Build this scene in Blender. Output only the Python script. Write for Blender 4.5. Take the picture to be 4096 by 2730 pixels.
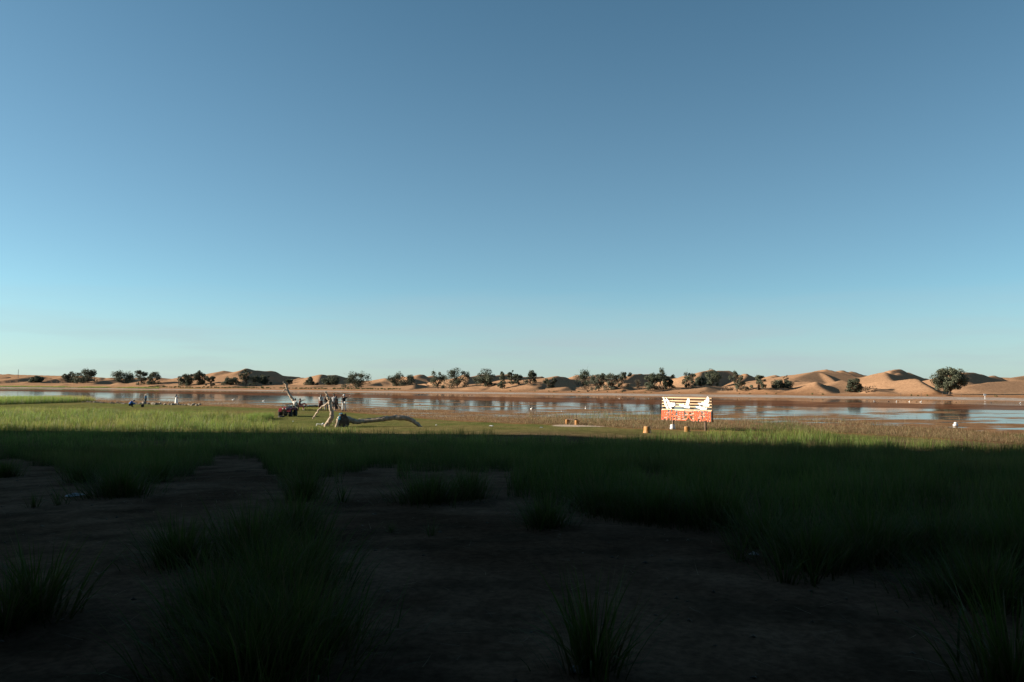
import bpy, bmesh, math, random
import numpy as np
from mathutils import Vector, Matrix

random.seed(7)
RNG = np.random.default_rng(11)
scene = bpy.context.scene
for o in list(bpy.data.objects):
    bpy.data.objects.remove(o)
COL = scene.collection

# ---------------------------------------------------------------- camera
F = 3186.0                 # focal length in pixels of the 4096 wide photograph (28 mm)
CX, CY = 2048.0, 1365.0
HORIZON = 1523.0           # row of the horizon
CAMH = 3.2
PITCH = math.atan((HORIZON - CY) / F)
cam_data = bpy.data.cameras.new('camera')
cam_data.sensor_width = 36.0
cam_data.lens = 36.0 * F / 4096.0
cam_data.clip_start = 0.05
cam_data.clip_end = 12000
cam = bpy.data.objects.new('camera', cam_data)
cam.location = (0, 0, CAMH)
cam.rotation_euler = (math.pi / 2 + PITCH, 0, 0)
COL.objects.link(cam)
scene.camera = cam

# ---------------------------------------------------------------- light
SUN_EL = math.radians(17.0)
SUN_TAN_A = 0.09           # shadows fall to the right and a little towards the camera
A = math.atan(SUN_TAN_A)
sun_travel = Vector((math.cos(A) * math.cos(SUN_EL), -math.sin(A) * math.cos(SUN_EL), -math.sin(SUN_EL)))
sun_data = bpy.data.lights.new('sun', 'SUN')
sun_data.energy = 5.0
sun_data.angle = math.radians(0.5)
sun_data.color = (1.0, 0.88, 0.72)
sun = bpy.data.objects.new('sun', sun_data)
sun.rotation_euler = sun_travel.to_track_quat('-Z', 'Y').to_euler()
sun.location = (-60, 10, 60)
COL.objects.link(sun)

world = bpy.data.worlds.new('World')
scene.world = world
world.use_nodes = True
wn, wl = world.node_tree.nodes, world.node_tree.links
wn.clear()
w_out = wn.new('ShaderNodeOutputWorld')
w_bg = wn.new('ShaderNodeBackground')
w_sky = wn.new('ShaderNodeTexSky')
w_sky.sky_type = 'NISHITA'
w_sky.sun_disc = False
w_sky.sun_elevation = SUN_EL
to_sun = -sun_travel
w_sky.sun_rotation = math.atan2(to_sun.x, to_sun.y)
w_sky.altitude = 1300
w_sky.air_density = 0.75
w_sky.dust_density = 0.9
w_sky.ozone_density = 6.0
w_bg.inputs['Strength'].default_value = 0.05
w_tint = wn.new('ShaderNodeMix'); w_tint.data_type = 'RGBA'; w_tint.blend_type = 'MULTIPLY'
w_tint.inputs[0].default_value = 1.0
w_tint.inputs[7].default_value = (1.70, 1.63, 1.05, 1)      # white balance of the photograph, the whole sky alike
wl.new(w_sky.outputs['Color'], w_tint.inputs[6])
# thin pale haze clouds low over the horizon, all round
w_tc = wn.new('ShaderNodeTexCoord')
w_sep = wn.new('ShaderNodeSeparateXYZ'); wl.new(w_tc.outputs['Generated'], w_sep.inputs[0])
w_map = wn.new('ShaderNodeMapping'); w_map.inputs['Scale'].default_value = (2.2, 2.2, 22)
wl.new(w_tc.outputs['Generated'], w_map.inputs['Vector'])
w_nz = wn.new('ShaderNodeTexNoise'); w_nz.inputs['Scale'].default_value = 2.0; w_nz.inputs['Detail'].default_value = 6
wl.new(w_map.outputs['Vector'], w_nz.inputs['Vector'])
w_rp = wn.new('ShaderNodeMapRange'); w_rp.inputs['From Min'].default_value = .45; w_rp.inputs['From Max'].default_value = .75
wl.new(w_nz.outputs['Fac'], w_rp.inputs['Value'])
w_el = wn.new('ShaderNodeMapRange'); w_el.interpolation_type = 'SMOOTHSTEP'
w_el.inputs['From Min'].default_value = .16; w_el.inputs['From Max'].default_value = .0; w_el.inputs['To Min'].default_value = 0; w_el.inputs['To Max'].default_value = 1
wl.new(w_sep.outputs['Z'], w_el.inputs['Value'])
w_ma = wn.new('ShaderNodeMath'); w_ma.operation = 'MULTIPLY_ADD'; w_ma.inputs[1].default_value = .30; w_ma.inputs[2].default_value = .55
wl.new(w_rp.outputs[0], w_ma.inputs[0])
w_mu = wn.new('ShaderNodeMath'); w_mu.operation = 'MULTIPLY'
wl.new(w_ma.outputs[0], w_mu.inputs[0]); wl.new(w_el.outputs[0], w_mu.inputs[1])
w_e2 = wn.new('ShaderNodeMapRange'); w_e2.interpolation_type = 'SMOOTHSTEP'
w_e2.inputs['From Min'].default_value = .5; w_e2.inputs['From Max'].default_value = .0; w_e2.inputs['To Min'].default_value = 0; w_e2.inputs['To Max'].default_value = .15
wl.new(w_sep.outputs['Z'], w_e2.inputs['Value'])
w_mx = wn.new('ShaderNodeMath'); w_mx.operation = 'MAXIMUM'
wl.new(w_mu.outputs[0], w_mx.inputs[0]); wl.new(w_e2.outputs[0], w_mx.inputs[1])
w_cl = wn.new('ShaderNodeMix'); w_cl.data_type = 'RGBA'
w_cl.inputs[7].default_value = (3.45, 4.02, 4.4, 1)
wl.new(w_mx.outputs[0], w_cl.inputs[0]); wl.new(w_tint.outputs[2], w_cl.inputs[6])
wl.new(w_cl.outputs[2], w_bg.inputs['Color'])
wl.new(w_bg.outputs['Background'], w_out.inputs['Surface'])

scene.view_settings.view_transform = 'Standard'
scene.view_settings.look = 'None'
scene.view_settings.gamma = 1.0
scene.view_settings.exposure = 1.41
scene.view_settings.use_curve_mapping = False
scene.render.engine = 'CYCLES'
scene.cycles.max_bounces = 6
scene.cycles.transparent_max_bounces = 8

# ---------------------------------------------------------------- small maths
def sstep(a, b, x):
    t = np.clip((np.asarray(x, float) - a) / (b - a), 0, 1)
    return t * t * (3 - 2 * t)

def _hash(ix, iy, seed):
    n = (ix.astype(np.int64) * 374761393 + iy.astype(np.int64) * 668265263 + seed * 974634777) & 0x7fffffff
    n = ((n ^ (n >> 13)) * 1274126177) & 0x7fffffff
    n = n ^ (n >> 16)
    return (n & 0xffff) / 65535.0

def vnoise(x, y, seed=0):
    x = np.asarray(x, float); y = np.asarray(y, float)
    ix = np.floor(x); iy = np.floor(y)
    fx = x - ix; fy = y - iy
    fx = fx * fx * (3 - 2 * fx); fy = fy * fy * (3 - 2 * fy)
    a = _hash(ix, iy, seed); b = _hash(ix + 1, iy, seed)
    c = _hash(ix, iy + 1, seed); d = _hash(ix + 1, iy + 1, seed)
    return (a * (1 - fx) + b * fx) * (1 - fy) + (c * (1 - fx) + d * fx) * fy   # 0..1

def fbm(x, y, seed=0, octv=4):
    s = 0; a = 0.5; t = 0
    for i in range(octv):
        s = s + a * vnoise(x * 2 ** i + 17.3 * i, y * 2 ** i - 9.1 * i, seed + i); t += a; a *= 0.5
    return s / t

def smax(a, b, r):
    h = np.clip(0.5 + 0.5 * (a - b) / r, 0, 1)
    return b + (a - b) * h + r * h * (1 - h)

cp, sp = math.cos(PITCH), math.sin(PITCH)
def ray(px, py):
    u = (px - CX) / F; v = (CY - py) / F
    d = np.array([u, cp - v * sp, sp + v * cp])
    return d / d[1]                            # unit step along the ground direction y

def flat(px, py, z=0.0):
    """point where the sight line of a pixel meets the level z"""
    d = ray(px, py)
    t = (z - CAMH) / d[2]
    return np.array([d[0] * t, t, z])

def at_depth(px, py, y):
    d = ray(px, py)
    return np.array([d[0] * y, y, CAMH + d[2] * y])

# ---------------------------------------------------------------- layout of the shores (column -> distance)
near_px = np.array([-1600, -500, 0, 300, 800, 1000, 1300, 1500, 1800, 2048, 2300, 2600, 3000, 3400, 4096, 4600, 6000], float)
near_py = np.array([1598, 1601, 1606, 1607, 1622, 1630, 1642, 1657, 1681, 1693, 1701, 1715, 1724, 1732, 1776, 1800, 1840], float)
def near_shore(px):
    return F * CAMH / (np.interp(px, near_px, near_py) - HORIZON)
def far_row(px):
    return 1552 + 0.0129 * np.clip(px, -1500, 6500)
def far_shore(px):
    return F * CAMH / (far_row(px) - HORIZON)

# ---------------------------------------------------------------- dunes: crest lines (column, row, distance / shore distance)
RIDGES = [
    # left skyline, low far ridges
    ([(-700, 1503, 2.1), (-200, 1500, 2.1), (60, 1499, 2.1), (200, 1503, 2.15), (330, 1505, 2.2), (450, 1514, 2.25)], .30, .10, 5),
    ([(-300, 1512, 1.5), (-60, 1511, 1.5), (40, 1514, 1.45)], .3, .1, 3),
    ([(60, 1518, 1.3), (100, 1512, 1.4), (160, 1510, 1.5), (240, 1513, 1.6)], .10, .42, 3),
    ([(230, 1516, 1.4), (280, 1511, 1.55), (350, 1511, 1.65), (430, 1517, 1.7)], .12, .40, 3),
    ([(420, 1524, 1.2), (450, 1519, 1.3), (520, 1522, 1.4)], .10, .35, 2),
    ([(520, 1520, 1.5), (570, 1512, 1.8), (640, 1513, 1.9), (690, 1517, 1.9)], .12, .35, 3),
    ([(640, 1540, 1.08), (670, 1534, 1.14), (730, 1541, 1.2)], .09, .3, 1.5),
    ([(700, 1528, 1.2), (716, 1520, 1.3), (745, 1523, 1.36)], .2, .45, 1.5),
    # the large dune left of the middle
    ([(955, 1540, 1.12), (978, 1512, 1.25), (1004, 1483, 1.36), (1030, 1483, 1.42), (1080, 1490, 1.5), (1130, 1503, 1.56), (1215, 1520, 1.7)], .115, .50, 3),
    ([(1270, 1530, 1.3), (1282, 1500, 1.5), (1310, 1503, 1.58), (1342, 1501, 1.66), (1390, 1514, 1.8)], .25, .5, 2.5),
    ([(1240, 1548, 1.07), (1290, 1541, 1.12), (1360, 1545, 1.16)], .10, .2, 2),
    ([(1520, 1530, 1.3), (1560, 1521, 1.5), (1610, 1519, 1.7)], .1, .3, 3),
    ([(1640, 1525, 1.4), (1672, 1507, 1.55), (1690, 1507, 1.62), (1755, 1517, 1.8)], .14, .4, 3),
    ([(1650, 1553, 1.05), (1656, 1538, 1.14), (1690, 1540, 1.18), (1735, 1552, 1.22)], .09, .35, 1.5),
    ([(1858, 1542, 1.2), (1876, 1508, 1.5), (1990, 1504, 1.7), (2080, 1510, 1.8), (2190, 1519, 1.95)], .2, .5, 3),
    ([(1945, 1554, 1.05), (1958, 1537, 1.13), (1990, 1539, 1.18), (2020, 1548, 1.2)], .12, .3, 1.5),
    ([(2150, 1552, 1.05), (2178, 1528, 1.15), (2198, 1518, 1.25), (2216, 1511, 1.36), (2252, 1514, 1.5), (2310, 1521, 1.65)], .085, .5, 2.5),
    ([(2235, 1562, 1.03), (2268, 1549, 1.09), (2300, 1556, 1.1), (2340, 1566, 1.08)], .07, .3, 1.5),
    ([(2295, 1518, 1.7), (2325, 1510, 1.9), (2420, 1512, 2.1)], .15, .3, 3),
    ([(2500, 1524, 1.5), (2536, 1498, 1.75), (2600, 1500, 1.9), (2690, 1507, 2.0)], .3, .5, 2),
    ([(2498, 1556, 1.05), (2516, 1533, 1.22), (2570, 1545, 1.28)], .12, .4, 1.5),
    ([(2590, 1562, 1.04), (2640, 1554, 1.1), (2720, 1560, 1.12)], .08, .2, 2),
    ([(2760, 1545, 1.15), (2775, 1535, 1.22), (2815, 1541, 1.25)], .2, .4, 1.5),
    ([(2785, 1532, 1.3), (2803, 1490, 1.6), (2820, 1486, 1.66), (2845, 1491, 1.72), (2872, 1485, 1.78), (2900, 1492, 1.84), (2940, 1506, 1.95)], .3, .48, 2.5),
    ([(2815, 1562, 1.04), (2830, 1545, 1.12), (2860, 1547, 1.15), (2905, 1557, 1.18)], .09, .25, 1.5),
    ([(2955, 1532, 1.4), (2984, 1508, 1.8), (3040, 1514, 1.95)], .3, .5, 2),
    ([(3060, 1522, 1.6), (3112, 1512, 2.0), (3180, 1518, 2.15)], .25, .4, 3),
    ([(3110, 1566, 1.03), (3127, 1546, 1.1), (3175, 1556, 1.11), (3235, 1569, 1.09)], .085, .28, 1.5),
    ([(3150, 1527, 1.26), (3190, 1511, 1.34), (3225, 1498, 1.43), (3250, 1490, 1.49), (3272, 1486, 1.54), (3310, 1493, 1.66), (3380, 1520, 1.8)], .15, .21, 1.5),
    ([(3268, 1487, 1.54), (3296, 1497, 1.47), (3322, 1514, 1.4), (3350, 1536, 1.32)], .55, .20, 1.5),
    ([(3325, 1506, 1.8), (3365, 1495, 1.9), (3400, 1498, 2.0), (3455, 1512, 2.1)], .25, .4, 3),
    ([(3270, 1552, 1.08), (3310, 1545, 1.12), (3344, 1537, 1.16), (3395, 1546, 1.22)], .10, .3, 2),
    ([(3566, 1540, 1.24), (3556, 1520, 1.36), (3540, 1493, 1.56), (3580, 1501, 1.72), (3640, 1519, 1.95)], .26, .42, 2),
    ([(3555, 1505, 1.7), (3576, 1487, 1.9), (3612, 1493, 1.96), (3665, 1519, 2.05)], .35, .5, 2),
    ([(3622, 1505, 2.1), (3637, 1494, 2.25), (3700, 1518, 2.4)], .4, .45, 2),
    ([(3560, 1549, 1.34), (3605, 1544, 1.3), (3645, 1532, 1.25), (3669, 1523, 1.22), (3692, 1536, 1.15), (3740, 1562, 1.07)], .55, .24, 1.5),
    ([(3500, 1565, 1.10), (3570, 1553, 1.16), (3640, 1552, 1.2)], .3, .12, 2),
    ([(3830, 1514, 1.5), (3856, 1491, 1.64), (3890, 1491, 1.72), (3940, 1507, 1.82), (3995, 1524, 1.95)], .25, .42, 2.5),
    ([(3850, 1551, 1.2), (3900, 1542, 1.25), (3960, 1531, 1.32), (4060, 1524, 1.4), (4300, 1522, 1.5), (4700, 1515, 1.6)], .3, .14, 3),
    ([(3940, 1512, 2.2), (4000, 1510, 2.2), (4045, 1512, 2.2), (4110, 1503, 2.3), (4400, 1498, 2.4)], .3, .2, 3),
    ([(-1500, 1500, 2.2), (-1100, 1490, 2.0), (-700, 1500, 1.8)], .3, .15, 4),
    ([(4500, 1500, 1.8), (5000, 1480, 1.9), (5600, 1490, 2.0)], .3, .2, 4),
]
def _ridge_points(pts):
    out = []
    for px, py, k in pts:
        k2 = k + 0.09 * max(0.0, 1 - (k - 1))
        y = float(far_shore(px)) * k2
        p = at_depth(px, py, y)
        out.append((p[0], p[1], max(p[2], 0.2)))
    return np.array(out)

def ridge_height(X, Y, P, sl, sr, rad):
    best = np.full(X.shape, 1e9); H = np.zeros(X.shape); S = np.zeros(X.shape)
    for i in range(len(P) - 1):
        a, b = P[i], P[i + 1]
        dx, dy = b[0] - a[0], b[1] - a[1]
        L2 = dx * dx + dy * dy
        t = np.clip(((X - a[0]) * dx + (Y - a[1]) * dy) / L2, 0, 1)
        ex = X - a[0] - t * dx; ey = Y - a[1] - t * dy
        d2 = ex * ex + ey * ey
        m = d2 < best
        best = np.where(m, d2, best)
        H = np.where(m, a[2] + t * (b[2] - a[2]), H)
        S = np.where(m, dx * ey - dy * ex, S)
    d = np.sqrt(best + rad * rad) - rad
    # blend the slopes smoothly across the crest
    w = np.clip(0.5 + 0.5 * S / (np.sqrt(best) * np.linalg.norm(P[-1, :2] - P[0, :2]) * 0.12 + 1e-6) , 0, 1)
    slope = sr + (sl - sr) * w
    return H - slope * d

RP = [(_ridge_points(p), a, b, r * .28) for p, a, b, r in RIDGES]

# unseen dune added left of the camera, crest shaped to shade the foreground
CRX = -84.0
def _caster():
    pts = []
    for xT, yT in ((-78, 54.2), (-50, 51.4), (4, 46.4), (9, 40.8), (14, 37.2), (22, 34.5), (50, 25.5)):
        L = (xT - CRX) / math.cos(A)
        pts.append((CRX, yT + L * math.sin(A), L * math.tan(SUN_EL) + 0.45))
    pts += [(-80, 22, 42), (-66, -10, 38), (-40, -38, 32), (0, -48, 28), (50, -56, 26), (110, -60, 24)]
    return np.array(pts)
CASTER = _caster()

def bank(X, Y):
    r = np.hypot(X, Y)
    return 1.5 * (1 - sstep(4.0, 42.0, r))

def column(X, Y):
    a = np.clip(np.arctan2(X, np.maximum(Y, 1e-6)), -0.87, 0.87)
    a = np.where(Y <= 0, np.where(X < 0, -0.87, 0.87), a)
    return CX + F * np.tan(a)

def terrain(X, Y, detail=True):
    X = np.asarray(X, float); Y = np.asarray(Y, float)
    r = np.hypot(X, Y)
    px = column(X, Y)
    ang = np.abs(np.arctan2(X, Y))
    front = 1 - sstep(0.80, 0.95, ang)
    Ye = np.where(ang < 0.95, Y, r)
    dn, df = near_shore(px), far_shore(px)
    dn = dn + 2.5 * (fbm(X * .12, Y * .12, 3) - .5) * (dn / 60)
    q = np.clip((1 / np.maximum(Ye, 1) - 1 / df) / (1 / dn - 1 / df), -1, 3)
    inside = sstep(0.0, 0.05, q) * (1 - sstep(0.9, 1.0, q))
    lawn = 0.03 + 0.05 * sstep(1.0, 1.25, q) + 0.03 * (fbm(X * .3, Y * .3, 5) - .5)
    base = lawn * (1 - inside * front) + (-0.35) * inside * front
    s = np.maximum(Ye - df, 0) * front
    beach = 0.025 * np.minimum(s, 22) + 0.012 * np.maximum(s - 22, 0)
    beach = np.minimum(beach, 1.6)
    base = np.where(s > 0, beach + 0.5 * sstep(25, 60, s) * (fbm(X * .05, Y * .05, 9) - .35) * 2.0, base)
    z = base + bank(X, Y)
    if (s > 0).any() or True:
        m = (Ye > df * 0.98) & (ang < 1.05)
        if m.any():
            zz = z[m]; xs = X[m]; ys = Y[m]; ss = s[m]
            lim = sstep(8, 26, ss)
            dz = np.full(xs.shape, -5.0)
            for P, sl, sr, rad in RP:
                x0, x1 = P[:, 0].min() - 70, P[:, 0].max() + 70
                y0, y1 = P[:, 1].min() - 80, P[:, 1].max() + 80
                k = (xs > x0) & (xs < x1) & (ys > y0) & (ys < y1)
                if k.any():
                    h = ridge_height(xs[k], ys[k], P, sl, sr, rad)
                    dz[k] = smax(dz[k], h, 0.12)
            dz = dz + 0.25 * (fbm(xs * .06, ys * .06, 21) - .5)
            # small asymmetric dunes riding on the large ones: gentle to the left, slip faces to the right
            ph = xs * .075 + ys * .022 + 2.6 * fbm(xs * .022, ys * .022, 23)
            ph = ph - np.floor(ph)
            saw = np.where(ph < .74, ph / .74, (1 - ph) / .26)
            dz = dz + 1.15 * saw ** 1.3 * sstep(.42, .68, fbm(xs * .028, ys * .028, 25)) * sstep(1.05, 1.2, ys / far_shore(column(xs, ys)))
            zz = smax(zz, zz * (1 - lim) + dz * lim, 0.18)
            # far background dunes
            far = sstep(2.0, 3.5, ys / far_shore(column(xs, ys)))
            zz = zz + far * 3.0 * (fbm(xs * .01, ys * .01, 31, 3) - .55)
            z[m] = zz
    k = (X < 20) & (X > -140) & (Y < 100) | (Y < -10)
    if k.any():
        h = ridge_height(X[k], Y[k], CASTER, 7.0, 3.0, .3)
        z[k] = smax(z[k], h, 0.3)
    if detail:
        near = 1 - sstep(18, 40, r)
        z = z + near * (0.05 * (fbm(X * .9, Y * .9, 41) - .5) + 0.025 * (fbm(X * 4, Y * 4, 43) - .5))
    return z

def tz(x, y):
    return float(terrain(np.array([x]), np.array([y]))[0])

def hit(px, py, r0=3.0, r1=900.0, n=6000):
    """first point of the terrain on the sight line of a pixel"""
    d = ray(px, py)
    t = np.geomspace(r0, r1, n)
    zt = terrain(d[0] * t, t)
    zr = CAMH + d[2] * t
    k = np.nonzero(zt >= zr)[0]
    if len(k) == 0:
        return None
    t0 = t[k[0]]
    return np.array([d[0] * t0, t0, zt[k[0]]])

# ---------------------------------------------------------------- materials
MATS = {}
def nodes_of(m):
    m.use_nodes = True
    return m.node_tree.nodes, m.node_tree.links

def mat(name, col, rough=0.8, var=0.25, scale=8.0, bump=0.0, bscale=40.0, metal=0.0, spec=0.3, attr=None, transl=0.0, stretch=(1, 1, 1), coat=0.0):
    """plain surface with noise-driven colour variation and fine relief"""
    if name in MATS:
        return MATS[name]
    m = bpy.data.materials.new(name); MATS[name] = m
    n, l = nodes_of(m)
    b = n['Principled BSDF']
    b.inputs['Roughness'].default_value = rough
    b.inputs['Metallic'].default_value = metal
    b.inputs['Specular IOR Level'].default_value = spec
    b.inputs['Coat Weight'].default_value = coat
    tc = n.new('ShaderNodeTexCoord'); mp = n.new('ShaderNodeMapping')
    mp.inputs['Scale'].default_value = stretch
    l.new(tc.outputs['Object'], mp.inputs['Vector'])
    nz = n.new('ShaderNodeTexNoise'); nz.inputs['Scale'].default_value = scale; nz.inputs['Detail'].default_value = 5
    l.new(mp.outputs['Vector'], nz.inputs['Vector'])
    rp = n.new('ShaderNodeValToRGB')
    rp.color_ramp.elements[0].position = 0.3; rp.color_ramp.elements[1].position = 0.7
    rp.color_ramp.elements[0].color = (1 - var, 1 - var, 1 - var, 1)
    rp.color_ramp.elements[1].color = (1 + var * .5, 1 + var * .5, 1 + var * .5, 1)
    l.new(nz.outputs['Fac'], rp.inputs['Fac'])
    mx = n.new('ShaderNodeMix'); mx.data_type = 'RGBA'; mx.blend_type = 'MULTIPLY'; mx.inputs[0].default_value = 1.0
    if attr:
        at = n.new('ShaderNodeAttribute'); at.attribute_name = attr
        l.new(at.outputs['Color'], mx.inputs[6])
    else:
        mx.inputs[6].default_value = (*col, 1)
    l.new(rp.outputs['Color'], mx.inputs[7])
    l.new(mx.outputs[2], b.inputs['Base Color'])
    if bump > 0:
        nb = n.new('ShaderNodeTexNoise'); nb.inputs['Scale'].default_value = bscale; nb.inputs['Detail'].default_value = 6
        l.new(mp.outputs['Vector'], nb.inputs['Vector'])
        bp = n.new('ShaderNodeBump'); bp.inputs['Strength'].default_value = bump; bp.inputs['Distance'].default_value = 0.02
        l.new(nb.outputs['Fac'], bp.inputs['Height'])
        l.new(bp.outputs['Normal'], b.inputs['Normal'])
    if transl > 0:
        tr = n.new('ShaderNodeBsdfTranslucent')
        l.new(mx.outputs[2], tr.inputs['Color'])
        ms = n.new('ShaderNodeMixShader'); ms.inputs[0].default_value = transl
        out = n['Material Output']
        l.new(b.outputs[0], ms.inputs[1]); l.new(tr.outputs[0], ms.inputs[2])
        l.new(ms.outputs[0], out.inputs['Surface'])
    return m

# ---------------------------------------------------------------- mesh helpers
def np_mesh(name, co, faces_flat, sizes, colors=None, cname='tint', smooth=False):
    """fast mesh from numpy arrays: faces_flat = loop vertex ids, sizes = corners per face"""
    me = bpy.data.meshes.new(name)
    co = np.asarray(co, np.float32)
    me.vertices.add(len(co)); me.vertices.foreach_set('co', co.ravel())
    ff = np.asarray(faces_flat, np.int32).ravel()
    me.loops.add(len(ff)); me.loops.foreach_set('vertex_index', ff)
    sizes = np.asarray(sizes, np.int32)
    st = np.concatenate([[0], np.cumsum(sizes)[:-1]]).astype(np.int32)
    me.polygons.add(len(sizes)); me.polygons.foreach_set('loop_start', st)
    if smooth:
        me.polygons.foreach_set('use_smooth', np.ones(len(sizes), bool))
    me.update(calc_edges=True)
    if colors is not None:
        at = me.attributes.new(cname, 'FLOAT_COLOR', 'POINT')
        c = np.ones((len(co), 4), np.float32); c[:, :3] = colors
        at.data.foreach_set('color', c.ravel())
    return me

def obj(name, me, m=None, parent=None, **props):
    o = bpy.data.objects.new(name, me)
    COL.objects.link(o)
    if m is not None and me is not None and not me.materials:
        me.materials.append(m)
    if parent is not None:
        o.parent = parent
    for k, v in props.items():
        o[k] = v
    return o

def thing(name, label, cat, loc=(0, 0, 0), rz=0.0, group=None):
    o = bpy.data.objects.new(name, None)
    o.empty_display_size = 0.2
    COL.objects.link(o)
    o.location = loc; o.rotation_euler = (0, 0, rz)
    o['label'] = label; o['category'] = cat
    if group:
        o['group'] = group
    return o

def tag(o, label, cat, group=None):
    o['label'] = label; o['category'] = cat
    if group:
        o['group'] = group
    return o

class MB:
    """collects shapes; build() links them as one mesh object"""
    def __init__(self):
        self.v = []; self.f = []
    def add(self, vs, fs):
        n = len(self.v)
        self.v += [tuple(map(float, p)) for p in vs]
        self.f += [tuple(i + n for i in f) for f in fs]
        return self
    def tube(self, pts, rad, n=8, cap=True, squash=1.0, jit=0.0):
        pts = [Vector(p) for p in pts]
        if not hasattr(rad, '__len__'):
            rad = [rad] * len(pts)
        vs = []; up = Vector((0, 0, 1))
        prev = None
        for i, p in enumerate(pts):
            if i == 0: t = pts[1] - pts[0]
            elif i == len(pts) - 1: t = pts[-1] - pts[-2]
            else: t = (pts[i + 1] - pts[i]).normalized() + (pts[i] - pts[i - 1]).normalized()
            t.normalize()
            if prev is None:
                a = t.cross(up if abs(t.z) < .9 else Vector((1, 0, 0))).normalized()
            else:
                a = (prev - t * prev.dot(t)).normalized()
            prev = a
            b = t.cross(a)
            for k in range(n):
                th = 2 * math.pi * k / n
                rr = rad[i] * (1 + random.uniform(-jit, jit))
                vs.append(p + a * (math.cos(th) * rr) + b * (math.sin(th) * rr * squash))
        fs = []
        for i in range(len(pts) - 1):
            for k in range(n):
                fs.append((i * n + k, i * n + (k + 1) % n, (i + 1) * n + (k + 1) % n, (i + 1) * n + k))
        if cap:
            fs.append(tuple(range(n - 1, -1, -1)))
            fs.append(tuple(range((len(pts) - 1) * n, len(pts) * n)))
        return self.add(vs, fs)
    def box(self, c, s, rot=None, bev=0.0):
        bm = bmesh.new(); bmesh.ops.create_cube(bm, size=1.0)
        for v in bm.verts:
            v.co = Vector((v.co.x * s[0], v.co.y * s[1], v.co.z * s[2]))
        if bev > 0:
            bmesh.ops.bevel(bm, geom=list(bm.edges), offset=bev, segments=2, affect='EDGES', profile=.6)
        M = Matrix.Translation(Vector(c))
        if rot is not None:
            M = M @ rot
        vs = [M @ v.co for v in bm.verts]
        bm.verts.index_update()
        fs = [tuple(v.index for v in f.verts) for f in bm.faces]
        bm.free()
        return self.add(vs, fs)
    def ball(self, c, s, nu=10, nv=7, rot=None, jit=0.0, zmin=-1.0):
        vs = []; fs = []
        for j in range(nv + 1):
            th = math.pi * j / nv
            z = max(math.cos(th), zmin)
            for i in range(nu):
                ph = 2 * math.pi * i / nu
                k = 1 + random.uniform(-jit, jit)
                p = Vector((math.sin(th) * math.cos(ph) * s[0] * k, math.sin(th) * math.sin(ph) * s[1] * k, z * s[2] * k))
                if rot is not None: p = rot @ p
                vs.append(p + Vector(c))
        for j in range(nv):
            for i in range(nu):
                fs.append((j * nu + i, (j + 1) * nu + i, (j + 1) * nu + (i + 1) % nu, j * nu + (i + 1) % nu))
        return self.add(vs, fs)
    def rings(self, rings, cap=True):
        n = len(rings[0]); vs = [p for r in rings for p in r]; fs = []
        for j in range(len(rings) - 1):
            for i in range(n):
                fs.append((j * n + i, j * n + (i + 1) % n, (j + 1) * n + (i + 1) % n, (j + 1) * n + i))
        if cap:
            fs.append(tuple(range(n - 1, -1, -1))); fs.append(tuple(range((len(rings) - 1) * n, len(rings) * n)))
        return self.add(vs, fs)
    def lathe(self, prof, c=(0, 0, 0), n=16, axis='z', sx=1.0, sy=1.0):
        R = []
        for r, h in prof:
            ring = []
            for k in range(n):
                th = 2 * math.pi * k / n
                x, y = r * math.cos(th) * sx, r * math.sin(th) * sy
                p = (x, y, h) if axis == 'z' else ((h, x, y) if axis == 'x' else (x, h, y))
                ring.append((p[0] + c[0], p[1] + c[1], p[2] + c[2]))
            R.append(ring)
        return self.rings(R, cap=True)
    def prism(self, poly, y0, y1):
        """polygon in the xz plane extruded along y"""
        n = len(poly)
        vs = [(x, y0, z) for x, z in poly] + [(x, y1, z) for x, z in poly]
        fs = [tuple(range(n)), tuple(range(2 * n - 1, n - 1, -1))]
        fs += [(i, i + n, (i + 1) % n + n, (i + 1) % n) for i in range(n)]
        return self.add(vs, fs)
    def mesh(self, name, smooth=True):
        me = bpy.data.meshes.new(name)
        me.from_pydata(self.v, [], self.f)
        bm = bmesh.new(); bm.from_mesh(me)
        bmesh.ops.recalc_face_normals(bm, faces=bm.faces)
        bm.to_mesh(me); bm.free()
        if smooth:
            me.polygons.foreach_set('use_smooth', [True] * len(me.polygons))
            me.set_sharp_from_angle(angle=math.radians(45))
        me.update()
        return me
    def build(self, name, m, parent=None, smooth=True, **props):
        return obj(name, self.mesh(name, smooth), m, parent, **props)

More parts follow.
